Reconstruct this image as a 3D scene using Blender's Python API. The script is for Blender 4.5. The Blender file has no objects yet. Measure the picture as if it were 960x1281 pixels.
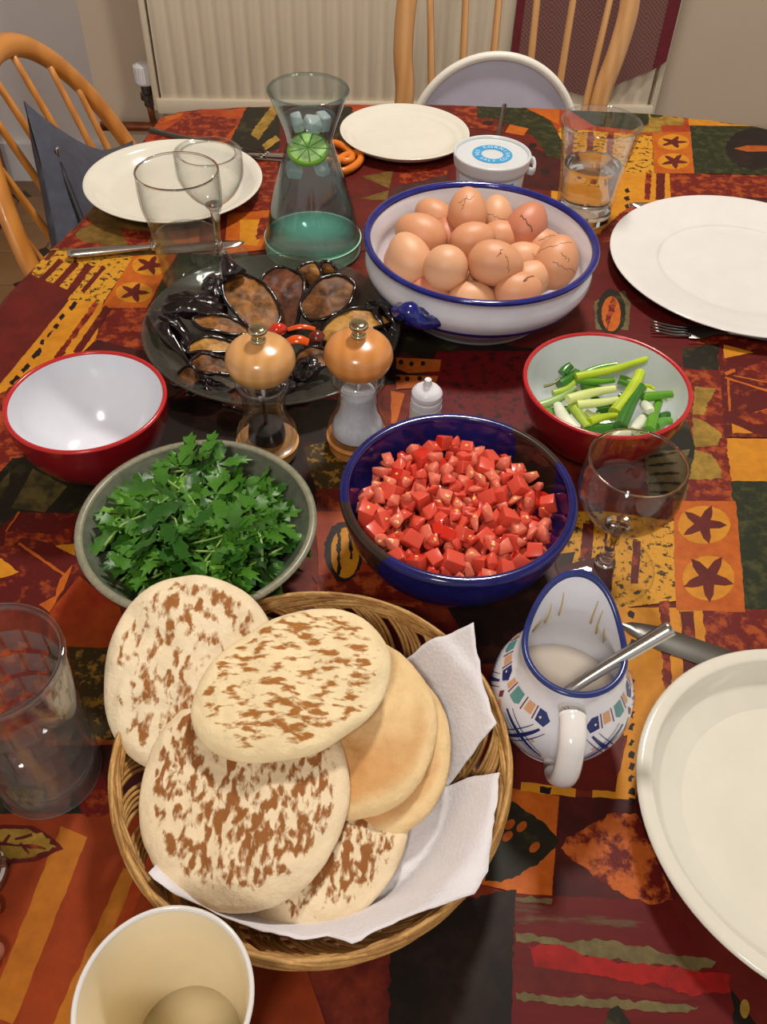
import bpy, bmesh, math, random
import numpy as np
from mathutils import Vector, Matrix, noise

random.seed(7)
scene = bpy.context.scene
COL = scene.collection
PI = math.pi

# ------------------------------------------------------------------ camera, world, lights, exposure
cd = bpy.data.cameras.new('camera'); cam = bpy.data.objects.new('camera', cd); COL.objects.link(cam)
cd.sensor_fit = 'VERTICAL'; cd.sensor_height = 24.0; cd.lens = 24.0*1088/1281
cd.clip_start = 0.02
pitch, roll = math.radians(47.04), math.radians(2.5)
fw = Vector((0, math.cos(pitch), -math.sin(pitch))); rt = Vector((1, 0, 0)); up = rt.cross(fw)
rt, up = rt*math.cos(roll)+up*math.sin(roll), up*math.cos(roll)-rt*math.sin(roll)
cam.matrix_world = Matrix(((rt.x, up.x, -fw.x, 0), (rt.y, up.y, -fw.y, 0), (rt.z, up.z, -fw.z, .5), (0, 0, 0, 1)))
scene.camera = cam

world = bpy.data.worlds.new('room_light'); scene.world = world; world.use_nodes = True
bg = world.node_tree.nodes['Background']
bg.inputs[0].default_value = (1.0, .95, .89, 1); bg.inputs[1].default_value = .62

def lamp(name, loc, power, size, color, target=None):
    l = bpy.data.lights.new(name, 'AREA'); l.shape = 'DISK'; l.size = size; l.energy = power; l.color = color
    o = bpy.data.objects.new(name, l); COL.objects.link(o); o.location = loc
    if target is not None:
        o.rotation_euler = (Vector(target)-Vector(loc)).to_track_quat('-Z', 'Y').to_euler()
    return o
lamp('ceiling_lamp', (.22, 1.25, 1.40), 20, .20, (1, .94, .86), (.05, .62, 0))
lamp('kitchen_lamp', (-.25, -.75, 1.5), 13, .30, (1, .95, .88), (0, .5, 0))
scene.view_settings.view_transform = 'Standard'; scene.view_settings.look = 'None'
scene.view_settings.gamma = 1; scene.view_settings.use_curve_mapping = False
scene.view_settings.exposure = 0.0
scene.cycles.transparent_max_bounces = 32; scene.cycles.max_bounces = 12
scene.cycles.transmission_bounces = 12; scene.cycles.glossy_bounces = 6
scene.cycles.use_denoising = True; scene.cycles.sample_clamp_indirect = 6

# ------------------------------------------------------------------ materials
def lin(c):
    return tuple(((v/255)/12.92 if v/255 <= .04045 else ((v/255+.055)/1.055)**2.4) for v in c)+(1,)
def newmat(name):
    m = bpy.data.materials.new(name); m.use_nodes = True
    nt = m.node_tree; return m, nt, nt.nodes, nt.links, nt.nodes['Principled BSDF']
def setp(b, **k):
    for n, v in k.items(): b.inputs[n.replace('_', ' ')].default_value = v
def noise_node(nt, scale, detail=3, stretch=(1, 1, 1), coord='Object', rough=.6, dist=0):
    tc = nt.nodes.new('ShaderNodeTexCoord'); mp = nt.nodes.new('ShaderNodeMapping'); mp.inputs['Scale'].default_value = stretch
    n = nt.nodes.new('ShaderNodeTexNoise'); n.inputs['Scale'].default_value = scale; n.inputs['Detail'].default_value = detail
    n.inputs['Roughness'].default_value = rough; n.inputs['Distortion'].default_value = dist
    nt.links.new(tc.outputs[coord], mp.inputs[0]); nt.links.new(mp.outputs[0], n.inputs['Vector'])
    return n
def ramp(nt, src, stops):
    r = nt.nodes.new('ShaderNodeValToRGB'); nt.links.new(src, r.inputs[0])
    e = r.color_ramp.elements
    while len(e) < len(stops): e.new(.5)
    for el, (p, c) in zip(e, stops): el.position = p; el.color = c
    return r
def bump(nt, b, src, strength, dist=.001):
    k = nt.nodes.new('ShaderNodeBump'); k.inputs['Strength'].default_value = strength; k.inputs['Distance'].default_value = dist
    nt.links.new(src, k.inputs['Height']); nt.links.new(k.outputs[0], b.inputs['Normal'])
def plain(name, c, rough=.4, var=.06, nscale=30, bmp=0, bscale=200, metal=0, coat=0, sss=0, spec=.5, stretch=(1, 1, 1)):
    m, nt, N, L, b = newmat(name); c = lin(c)
    n = noise_node(nt, nscale, 4, stretch)
    lo = tuple(v*(1-var*2) for v in c[:3])+(1,); hi = tuple(min(1, v*(1+var)) for v in c[:3])+(1,)
    r = ramp(nt, n.outputs[0], [(.3, lo), (.7, hi)]); L.new(r.outputs[0], b.inputs['Base Color'])
    setp(b, Roughness=rough, Metallic=metal, Coat_Weight=coat, Specular_IOR_Level=spec)
    if sss: setp(b, Subsurface_Weight=sss, Subsurface_Radius=(.01, .006, .004), Subsurface_Scale=.5)
    if bmp:
        n2 = noise_node(nt, bscale, 3, stretch); bump(nt, b, n2.outputs[0], bmp)
    return m
def two(name, A, B, scale, t=.5, soft=.04, rough=.4, stretch=(1, 1, 1), detail=5, coat=0, bmp=0, fine=.25, dist=0, spec=.32):
    """two pigments A and B mottled together"""
    m, nt, N, L, b = newmat(name)
    n = noise_node(nt, scale, detail, stretch, rough=.65, dist=dist)
    r = ramp(nt, n.outputs[0], [(t-soft, lin(A)), (t+soft, lin(B))])
    n2 = noise_node(nt, scale*4.5, 3, stretch)
    r2 = ramp(nt, n2.outputs[0], [(.3, (1-fine,)*3+(1,)), (.7, (1, 1, 1, 1))])
    mx = N.new('ShaderNodeMixRGB'); mx.blend_type = 'MULTIPLY'; mx.inputs[0].default_value = 1
    L.new(r.outputs[0], mx.inputs[1]); L.new(r2.outputs[0], mx.inputs[2]); L.new(mx.outputs[0], b.inputs['Base Color'])
    setp(b, Roughness=rough, Coat_Weight=coat, Specular_IOR_Level=spec)
    if bmp: bump(nt, b, n.outputs[0], bmp)
    return m
def thin_glass(name, tint=(.985, .985, .98), edge=(.84, .85, .84), rough=.015, ior=1.45):
    m, nt, N, L, b = newmat(name); N.remove(b); out = N['Material Output']
    lw = N.new('ShaderNodeLayerWeight'); lw.inputs[0].default_value = .5; lw2 = lw
    pw = N.new('ShaderNodeMath'); pw.operation = 'POWER'; pw.inputs[1].default_value = 2.2; L.new(lw.outputs['Facing'], pw.inputs[0])
    mc = N.new('ShaderNodeMixRGB'); mc.inputs[1].default_value = tint+(1,); mc.inputs[2].default_value = edge+(1,); L.new(pw.outputs[0], mc.inputs[0])
    tr = N.new('ShaderNodeBsdfTransparent'); L.new(mc.outputs[0], tr.inputs[0])
    gl = N.new('ShaderNodeBsdfGlossy'); gl.inputs['Roughness'].default_value = rough
    p5 = N.new('ShaderNodeMath'); p5.operation = 'POWER'; p5.inputs[1].default_value = 3.2; L.new(lw2.outputs['Facing'], p5.inputs[0])
    f0 = ((ior-1)/(ior+1))**2; fr = N.new('ShaderNodeMath'); fr.operation = 'MULTIPLY_ADD'; fr.inputs[1].default_value = .62; fr.inputs[2].default_value = f0; L.new(p5.outputs[0], fr.inputs[0])
    mx = N.new('ShaderNodeMixShader'); L.new(fr.outputs[0], mx.inputs[0]); L.new(tr.outputs[0], mx.inputs[1]); L.new(gl.outputs[0], mx.inputs[2])
    L.new(mx.outputs[0], out.inputs[0]); return m
def tinted(name, tint, body, fac):
    """clear tinted body with a little cloudiness"""
    m = thin_glass(name, tint, tint); nt = m.node_tree; N, L = nt.nodes, nt.links; out = N['Material Output']
    src = out.inputs[0].links[0].from_socket
    d = N.new('ShaderNodeBsdfPrincipled'); d.inputs['Base Color'].default_value = lin(body); d.inputs['Roughness'].default_value = .25
    mx = N.new('ShaderNodeMixShader'); mx.inputs[0].default_value = fac; L.new(src, mx.inputs[1]); L.new(d.outputs[0], mx.inputs[2]); L.new(mx.outputs[0], out.inputs[0])
    return m
def glass(name, c=(1, 1, 1), ior=1.45, rough=0.0):
    m, nt, N, L, b = newmat(name); b.inputs['Base Color'].default_value = c+(1,)
    setp(b, Roughness=rough, IOR=ior, Transmission_Weight=1.0); return m

M = {}
def W(k, *a, **kw): M[k] = plain(k, *a, **kw)
W('white_glaze', (222, 219, 216), .12, .02, coat=.3)
W('cream_glaze', (220, 216, 202), .12, .02, coat=.3)
W('blue_white_glaze', (226, 226, 234), .14, .03, coat=.3)
W('cobalt', (30, 36, 120), .12, .2, 60, coat=.3)
W('red_shell', (120, 18, 26), .18, .05, coat=.2)
W('red_rim', (186, 36, 40), .2, .05)
W('lining_blue', (222, 228, 230), .16, .02, coat=.2)
W('lining_white', (220, 222, 230), .16, .02, coat=.2)
M['stoneware'] = two('stoneware', (96, 104, 88), (120, 124, 106), 40, .5, .2, .3, coat=.2)
M['stoneware_rim'] = two('stoneware_rim', (128, 128, 108), (150, 146, 124), 60, .5, .2, .3)
M['cobalt_bowl'] = two('cobalt_bowl', (22, 24, 84), (34, 36, 110), 30, .5, .2, .12, coat=.4)
M['brown_glaze'] = two('brown_glaze', (44, 34, 30), (62, 46, 38), 30, .5, .2, .14, coat=.4)
W('steel', (190, 188, 184), .22, .03, 40, metal=1)
W('steel_dark', (120, 118, 114), .3, .05, 40, metal=1)
W('brass', (200, 190, 160), .12, .05, 40, metal=1)
W('copper', (150, 90, 60), .35, .2, 40, metal=.8)
M['egg'] = plain('egg', (214, 152, 112), .42, .07, 40, bmp=.12, bscale=900, sss=.08)
M['egg_red'] = plain('egg_red', (202, 128, 98), .42, .07, 40, bmp=.12, bscale=900, sss=.08)
M['egg_pale'] = plain('egg_pale', (222, 168, 128), .42, .07, 40, bmp=.12, bscale=900, sss=.08)
W('crack', (128, 80, 52), .7)
W('crack_white', (226, 196, 140), .6)
M['tomato'] = two('tomato', (214, 62, 44), (232, 100, 78), 90, .5, .15, .3, coat=.15, fine=.15)
M['tomato_pale'] = two('tomato_pale', (226, 98, 76), (240, 142, 116), 110, .5, .15, .3, coat=.15, fine=.15)
M['tomato_skin'] = two('tomato_skin', (200, 34, 22), (214, 50, 34), 60, .5, .2, .16, coat=.5, fine=.1)
for k in ('tomato', 'tomato_pale'):
    setp(M[k].node_tree.nodes['Principled BSDF'], Subsurface_Weight=.25, Subsurface_Radius=(.008, .002, .001), Subsurface_Scale=.5)
W('tomato_seed', (240, 200, 110), .3)
W('juice', (150, 30, 20), .15)
M['parsley'] = two('parsley', (50, 102, 26), (80, 134, 38), 40, .5, .25, .38, fine=.2)
M['parsley_dark'] = two('parsley_dark', (28, 70, 20), (52, 102, 30), 40, .5, .25, .38, fine=.2)
M['parsley_light'] = two('parsley_light', (92, 148, 44), (128, 176, 70), 40, .5, .25, .4, fine=.2)
W('stem_green', (136, 172, 82), .4)
for k, c in dict(lime=(176, 200, 40), lime2=(160, 186, 62), green=(92, 156, 34), dark=(48, 112, 26), pale=(212, 224, 140), palegreen=(150, 182, 110), white=(226, 230, 206), dry=(120, 120, 60)).items():
    M['onion_'+k] = plain('onion_'+k, c, .28, .12, 60, sss=.1, coat=.2, stretch=(.15, 1, 1))
M['flesh_tan'] = two('flesh_tan', (58, 32, 12), (164, 108, 48), 60, .48, .14, .5, bmp=.25)
M['flesh_red'] = two('flesh_red', (40, 20, 10), (120, 64, 32), 60, .50, .14, .5, bmp=.25)
M['flesh_brown'] = two('flesh_brown', (46, 26, 12), (134, 84, 40), 60, .5, .14, .5, bmp=.25)
M['flesh_yellow'] = two('flesh_yellow', (110, 66, 28), (196, 146, 72), 60, .42, .14, .5, bmp=.25)
for k_ in ('tan', 'red', 'brown', 'yellow'): setp(M['flesh_'+k_].node_tree.nodes['Principled BSDF'], Specular_IOR_Level=.22)
M['aub_skin'] = plain('aub_skin', (24, 12, 15), .16, .3, 60, bmp=.8, bscale=120, coat=.5)
W('pepper_orange', (226, 84, 20), .2, .1, coat=.4)
W('pepper_red', (206, 44, 18), .15, .1, coat=.5)
W('pepper_dark', (110, 40, 22), .25, .1)
# wood
def wood(name, A, B, scale, stretch, rough=.35):
    m, nt, N, L, b = newmat(name)
    tc = N.new('ShaderNodeTexCoord'); mp = N.new('ShaderNodeMapping'); mp.inputs['Scale'].default_value = stretch
    w = N.new('ShaderNodeTexWave'); w.inputs['Scale'].default_value = scale; w.inputs['Distortion'].default_value = 3; w.inputs['Detail'].default_value = 3
    L.new(tc.outputs['Object'], mp.inputs[0]); L.new(mp.outputs[0], w.inputs[0])
    r = ramp(nt, w.outputs[0], [(.1, lin(A)), (.9, lin(B))]); L.new(r.outputs[0], b.inputs['Base Color'])
    setp(b, Roughness=rough, Coat_Weight=.25); return m
M['beech'] = wood('beech', (200, 146, 88), (208, 156, 98), 60, (.5, 1, .15), .24)
M['beech_dark'] = wood('beech_dark', (196, 128, 66), (205, 138, 76), 60, (.5, .3, .5), .24)
M['chair_wood'] = wood('chair_wood', (196, 124, 50), (210, 138, 60), 18, (1, 1, .2), .35)
M['chair_wood_back'] = wood('chair_wood_back', (196, 142, 84), (208, 156, 98), 18, (1, 1, .2), .3)
M['cabinet_wood'] = wood('cabinet_wood', (120, 70, 36), (140, 84, 44), 10, (1, 1, .2), .5)
M['reed'] = two('reed', (176, 126, 66), (212, 168, 102), 60, .5, .2, .45, fine=.3)
M['reed_dark'] = two('reed_dark', (150, 100, 50), (190, 144, 82), 60, .5, .2, .45, fine=.3)
# pita crust: browned streaks and plain
def pita_mat(name, base, spot, sc, thr, stretch, rotz=0, soft=.05, golden=0):
    m, nt, N, L, b = newmat(name)
    n = noise_node(nt, sc, 4, stretch, rough=.5, dist=.25)
    n.id_data.nodes[-1] if False else None
    for q in N:
        if q.type == 'MAPPING': q.inputs['Rotation'].default_value = (0, 0, rotz)
    big = noise_node(nt, 22, 2)
    ad = N.new('ShaderNodeMath'); ad.operation = 'MULTIPLY_ADD'; ad.inputs[1].default_value = .28; L.new(big.outputs[0], ad.inputs[0]); L.new(n.outputs[0], ad.inputs[2])
    at = N.new('ShaderNodeAttribute'); at.attribute_name = 'edge'
    sb = N.new('ShaderNodeMath'); sb.operation = 'MULTIPLY_ADD'; sb.inputs[1].default_value = -.5; L.new(at.outputs['Fac'], sb.inputs[0]); L.new(ad.outputs[0], sb.inputs[2])
    r = ramp(nt, sb.outputs[0], [(thr-soft, lin(base)), (thr, tuple(.5*a+.5*c for a, c in zip(lin(base), lin(spot)))), (thr+soft*1.2, lin(spot))])
    n3 = noise_node(nt, 60, 4); r3 = ramp(nt, n3.outputs[0], [(.3, (.90, .87, .82, 1)), (.65, (1, 1, 1, 1))])
    mx = N.new('ShaderNodeMixRGB'); mx.blend_type = 'MULTIPLY'; mx.inputs[0].default_value = 1
    L.new(r.outputs[0], mx.inputs[1]); L.new(r3.outputs[0], mx.inputs[2]); L.new(mx.outputs[0], b.inputs['Base Color'])
    setp(b, Roughness=.75, Specular_IOR_Level=.25)
    n2 = noise_node(nt, 160, 4); bump(nt, b, n2.outputs[0], .6, .002)
    return m
M['pita_spotted'] = pita_mat('pita_spotted', (234, 216, 184), (154, 98, 46), 190, .695, (1, .5, 1), .5)
M['pita_top'] = pita_mat('pita_top', (236, 216, 174), (164, 106, 46), 260, .675, (.4, 1, 1), -.5)
M['pita_big'] = pita_mat('pita_big', (230, 210, 176), (146, 92, 44), 230, .645, (1, .5, 1), .9)
M['pita_plain'] = pita_mat('pita_plain', (230, 200, 150), (200, 144, 84), 16, .68, (1, 1, 1), 0, .16)
M['paper'] = plain('paper', (222, 218, 222), .85, .03, 40, bmp=.5, bscale=420)
M['wax_white'] = plain('wax_white', (226, 224, 230), .35, .02)
W('plastic_white', (234, 234, 236), .35, .02)
W('booster_panel', (196, 192, 210), .5, .03)
W('booster_rim', (236, 230, 218), .4, .02)
W('orange_plastic', (222, 122, 34), .3, .05)
W('sauce', (252, 240, 222), .3, .03)
W('sauce_stain', (206, 178, 120), .4, .1)
W('tea', (244, 230, 196), .1, .02)
W('salt', (226, 230, 240), .7, .05, 300, bmp=.6, bscale=600)
W('pepper_corn', (34, 26, 22), .6, .3, 300)
W('mill_inner', (150, 140, 130), .3, .05)
W('wall_paint', (206, 188, 166), .7, .02, 3)
W('alcove_paint', (236, 231, 230), .7, .02, 3)
W('radiator_paint', (226, 212, 188), .4, .02, 3)
W('floor_vinyl', (124, 92, 62), .4, .1, 8)
W('tile_dark', (50, 38, 30), .4, .1, 8)
W('tile_light', (148, 112, 74), .4, .08, 8)
W('cushion_cloth', (74, 76, 88), .9, .1, 60, bmp=.4, bscale=700)
W('zip_dark', (30, 28, 34), .6)
W('lime_rind', (110, 170, 50), .3); W('lime_flesh', (206, 232, 136), .25, .15, 90)
W('blue_print', (44, 150, 204), .4, .03)
W('label_white', (224, 236, 244), .4, .02)
W('tub_plastic', (230, 232, 234), .3, .02)
setp(M['tub_plastic'].node_tree.nodes['Principled BSDF'], Transmission_Weight=.25, Subsurface_Weight=.2, Subsurface_Scale=.02)
W('jug_blue', (38, 50, 112), .2, .15, 80); W('jug_orange', (214, 162, 120), .25); W('jug_teal', (92, 150, 150), .25); W('jug_maroon', (120, 40, 56), .25)
W('skin_tone', (172, 108, 88), .5, .06, 60, sss=.15)
M['clear'] = thin_glass('clear')
M['clear_thick'] = thin_glass('clear_thick', (.985, .985, .985), (.88, .89, .88), .015, 1.7)
M['solid_glass'] = glass('solid_glass', (.97, .98, .97), 1.45)
M['clear_base'] = tinted('clear_base', (.90, .91, .90), (190, 188, 186), .10)
M['water_clear'] = tinted('water_clear', (.93, .95, .93), (150, 150, 140), .05)
M['water'] = glass('water', (.985, .99, .985), 1.33)
M['carafe_glass'] = thin_glass('carafe_glass', (.90, .95, .95), (.42, .54, .54))
M['carafe_base'] = plain('carafe_base', (176, 236, 204), .2, .03, sss=.3)
M['mug_inside'] = plain('mug_inside', (246, 232, 200), .12, .02)
M['carafe_water'] = tinted('carafe_water', (.90, .95, .96), (120, 146, 152), .10)
M['smoke_glass'] = tinted('smoke_glass', (.64, .64, .59), (128, 124, 114), .16)  # grey body colour paints in the radiator's reflection on the plate
M['ice'] = tinted('ice', (.97, .98, .98), (228, 234, 232), .45)
def weave(name, A, B, sc, rough=.9):
    m, nt, N, L, b = newmat(name)
    tc = N.new('ShaderNodeTexCoord'); ck = N.new('ShaderNodeTexChecker'); ck.inputs['Scale'].default_value = sc
    ck.inputs[1].default_value = lin(A); ck.inputs[2].default_value = lin(B)
    L.new(tc.outputs['Object'], ck.inputs[0]); L.new(ck.outputs[0], b.inputs['Base Color']); setp(b, Roughness=rough); return m
M['towel'] = weave('towel', (112, 70, 68), (136, 96, 88), 220)
W('towel_border', (112, 34, 44), .9, .1, 90)
# tablecloth print: every ink is two pigments mottled together under an oilcloth sheen
CL = dict(rough=.46, coat=0, spec=.2)
INK = {
 'black': ((26, 19, 17), (44, 28, 25), 30, .55, .1), 'blackbr': ((32, 20, 16), (70, 34, 22), 26, .58, .08),
 'blackol': ((32, 29, 18), (62, 56, 30), 45, .6, .06), 'darkmar': ((54, 17, 16), (78, 24, 22), 30, .5, .15),
 'green': ((34, 40, 20), (66, 66, 34), 90, .56, .08), 'greyol': ((88, 76, 48), (112, 98, 62), 50, .5, .15),
 'leafmot': ((96, 22, 18), (184, 92, 36), 62, .50, .05), 'maroon': ((84, 22, 18), (104, 30, 22), 24, .5, .15),
 'maroonmot': ((96, 22, 18), (158, 66, 30), 70, .60, .05), 'olive': ((92, 64, 24), (120, 92, 40), 40, .5, .1),
 'olivedk': ((52, 46, 24), (96, 82, 42), 50, .5, .08), 'oliveyel': ((124, 96, 34), (164, 128, 50), 40, .5, .1),
 'orange': ((186, 84, 20), (208, 108, 30), 30, .5, .2), 'orangedk': ((150, 66, 18), (176, 92, 30), 40, .5, .15),
 'purple': ((62, 34, 32), (84, 48, 42), 40, .5, .15), 'red': ((150, 24, 20), (124, 20, 18), 34, .55, .1),
 'redmot': ((112, 26, 18), (176, 76, 30), 80, .54, .06), 'redorange': ((160, 46, 22), (186, 84, 26), 20, .52, .15),
 'redspeck': ((100, 14, 16), (50, 16, 14), 120, .56, .06), 'redstripe': ((92, 20, 20), (92, 68, 46), 26, .63, .03),
 'stripeorange': ((140, 50, 18), (158, 62, 20), 16, .5, .2), 'stripeyel': ((176, 108, 30), (160, 90, 24), 24, .5, .2),
 'yellow': ((206, 138, 32), (190, 120, 26), 24, .5, .2), 'yelspeck': ((204, 144, 40), (54, 40, 16), 150, .56, .03),
 'yelspeckdk': ((60, 46, 20), (150, 110, 40), 110, .56, .04)}
for k, (A, B, s, t, so) in INK.items():
    if k in ('redmot', 'redorange', 'maroonmot', 'stripeorange', 'orange'): A, B = [tuple(int(v*.92) for v in q) for q in (A, B)]
    M['ink_'+k] = two('ink_'+k, A, B, s, t, so, stretch=((.3, 1.3, 1) if k in ('redstripe',) else (1, 1, 1)), fine=.22, **CL)
M['cloth_base'] = two('cloth_base', (84, 22, 18), (120, 44, 24), 30, .5, .1, **CL)
M['table_wood'] = wood('table_wood', (120, 80, 46), (140, 96, 58), 6, (1, .1, 1), .5)

# ------------------------------------------------------------------ builders
def link(o, parent=None):
    COL.objects.link(o)
    if parent is not None: o.parent = parent
    return o
def mk(name, bm, mats, parent=None, smooth=True, loc=None, auto=None):
    me = bpy.data.meshes.new(name); bmesh.ops.recalc_face_normals(bm, faces=bm.faces[:]) if len(bm.faces) else None
    bm.to_mesh(me); bm.free()
    return mkm(name, me, mats, parent, smooth, loc, auto)
def mkm(name, me, mats, parent=None, smooth=True, loc=None, auto=None):
    for m in (mats if isinstance(mats, (list, tuple)) else [mats]): me.materials.append(M[m])
    if smooth: me.polygons.foreach_set('use_smooth', [True]*len(me.polygons))
    if smooth and auto:
        try: me.set_sharp_from_angle(angle=math.radians(auto))
        except Exception: pass
    o = bpy.data.objects.new(name, me); link(o, parent)
    if loc is not None: o.location = loc
    return o
def tag(o, label=None, cat=None, group=None, kind=None):
    if label: o['label'] = label
    if cat: o['category'] = cat
    if group: o['group'] = group
    if kind: o['kind'] = kind
    return o
def thing(name, label, cat, loc=(0, 0, 0), rz=0, group=None):
    o = bpy.data.objects.new(name, None); o.empty_display_size = .02; link(o); o.location = loc; o.rotation_euler = (0, 0, rz)
    return tag(o, label, cat, group)
def lathe(prof, seg=48, mats=None, bm=None, fn=None):
    bm = bm or bmesh.new(); rows = []
    for r, z in prof:
        if r < 1e-6: rows.append([bm.verts.new((0, 0, z))])
        else: rows.append([bm.verts.new((r*math.cos(2*PI*i/seg), r*math.sin(2*PI*i/seg), z)) for i in range(seg)])
    for k in range(len(rows)-1):
        a, b = rows[k], rows[k+1]; mi = mats[k] if mats else 0
        for i in range(seg):
            j = (i+1) % seg
            if len(a) == 1 and len(b) == 1: continue
            if len(a) == 1: f = bm.faces.new((a[0], b[j], b[i]))
            elif len(b) == 1: f = bm.faces.new((a[i], a[j], b[0]))
            else: f = bm.faces.new((a[i], a[j], b[j], b[i]))
            f.material_index = mi
    if fn:
        for v in bm.verts: v.co = fn(v.co)
    return bm
def spline(pts, n):
    """Catmull-Rom through points"""
    P = [Vector(p) for p in pts]; out = []
    for i in range(len(P)-1):
        p0, p1, p2, p3 = P[max(i-1, 0)], P[i], P[i+1], P[min(i+2, len(P)-1)]
        for k in range(n):
            t = k/n
            out.append(.5*((2*p1)+(p2-p0)*t+(2*p0-5*p1+4*p2-p3)*t*t+(3*p1-p0-3*p2+p3)*t**3))
    out.append(P[-1]); return out
def sm(prof, n=5):
    return [(max(p.x, 0), p.y) for p in spline([(r, z, 0) for r, z in prof], n)]
def tube(pts, rad, seg=8, bm=None, closed=False, flat=1.0, upv=None, mi=0):
    bm = bm or bmesh.new(); P = [Vector(p) for p in pts]; n = len(P); rows = []
    u = None
    for i in range(n):
        if closed: t = P[(i+1) % n]-P[i-1]
        else: t = P[min(i+1, n-1)]-P[max(i-1, 0)]
        t.normalize()
        if upv is not None: u = Vector(upv)
        elif u is None: u = Vector((0, 0, 1)) if abs(t.z) < .9 else Vector((1, 0, 0))
        u = (u-t*u.dot(t)).normalized(); v = t.cross(u)
        r = rad(i/(n-1)) if callable(rad) else rad
        rows.append([bm.verts.new(P[i]+(u*math.cos(2*PI*k/seg)*flat+v*math.sin(2*PI*k/seg))*r) for k in range(seg)])
    for i in range(n if closed else n-1):
        a, b = rows[i], rows[(i+1) % n]
        for k in range(seg):
            f = bm.faces.new((a[k], a[(k+1) % seg], b[(k+1) % seg], b[k])); f.material_index = mi
    if not closed:
        for row in (rows[0][::-1], rows[-1]):
            f = bm.faces.new(row); f.material_index = mi
    return bm
def box(c, s, bm=None, mi=0, rot=None):
    bm = bm or bmesh.new()
    r = bmesh.ops.create_cube(bm, size=1); R = rot or Matrix.Identity(3)
    for v in r['verts']: v.co = R @ Vector((v.co.x*s[0], v.co.y*s[1], v.co.z*s[2]))+Vector(c)
    for f in {f for v in r['verts'] for f in v.link_faces}: f.material_index = mi
    return bm
def bevel(bm, w, n=2):
    bmesh.ops.bevel(bm, geom=bm.edges[:], offset=w, segments=n, profile=.5, affect='EDGES'); return bm
def prism(poly, z0, z1, bm=None, mi=0):
    bm = bm or bmesh.new()
    a = [bm.verts.new((x, y, z0)) for x, y in poly]; b = [bm.verts.new((x, y, z1)) for x, y in poly]
    n = len(poly)
    fs = [bm.faces.new(a[::-1]), bm.faces.new(b)]+[bm.faces.new((a[i], a[(i+1) % n], b[(i+1) % n], b[i])) for i in range(n)]
    for f in fs: f.material_index = mi
    return bm
def copy_tree(o, parent=None):
    c = o.copy(); COL.objects.link(c); c.parent = parent
    for ch in list(o.children): copy_tree(ch, c)
    return c
def N3(v, s, seed=0): return noise.noise(Vector(v)*s+Vector((seed*7.3, seed*3.1, seed*5.7)))

# ------------------------------------------------------------------ measured places (metres; print and painted shadow outlines in mm)
EGGS = [(0.0701, 0.8081, 0.074, 0.0194, -0.0436, 0.7311, 0.6808), (0.0387, 0.8235, 0.058, 0.0178, -0.7934, 0.4455, 0.4149), (0.0245, 0.7749, 0.064, 0.0215, -0.887, 0.3379, 0.3147), (-0.0004, 0.8109, 0.048, 0.0178, -0.2164, 0.7145, 0.6653), (0.0034, 0.7288, 0.062, 0.0215, -0.3827, 0.6761, 0.6296), (0.0475, 0.7141, 0.066, 0.0208, 0.0, 0.6815, -0.7318), (0.0743, 0.7668, 0.066, 0.018, 0.9239, 0.2801, 0.2608), (0.0929, 0.7146, 0.074, 0.0206, 0.9954, -0.0701, -0.0653), (0.1034, 0.8402, 0.054, 0.0178, -0.0436, 0.7311, 0.6808), (0.1071, 0.7986, 0.052, 0.0178, 0.999, 0.0319, 0.0297), (0.1305, 0.8066, 0.062, 0.0204, 0.4617, 0.6491, 0.6045), (0.1634, 0.8036, 0.046, 0.0189, 0.999, 0.0319, 0.0297), (0.1577, 0.748, 0.058, 0.0212, 0.3007, 0.698, 0.6499), (0.1277, 0.7659, 0.048, 0.0178, 0.999, 0.0319, 0.0297), (0.1299, 0.7312, 0.048, 0.0178, 0.8434, 0.3932, 0.3662), (0.1153, 0.6987, 0.056, 0.0178, 0.9763, 0.1584, 0.1475), (0.0732, 0.6955, 0.046, 0.0178, 0.9914, 0.0955, 0.089), (0.0351, 0.7083, 0.042, 0.0178, 0.999, 0.0319, 0.0297), (-0.0147, 0.7751, 0.042, 0.0178, 0.4617, 0.6491, 0.6045), (0.051, 0.7981, 0.048, 0.0178, -0.0436, 0.7311, 0.6808), (0.0806, 0.7256, 0.044, 0.0178, -0.0436, 0.7311, 0.6808)]
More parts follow.
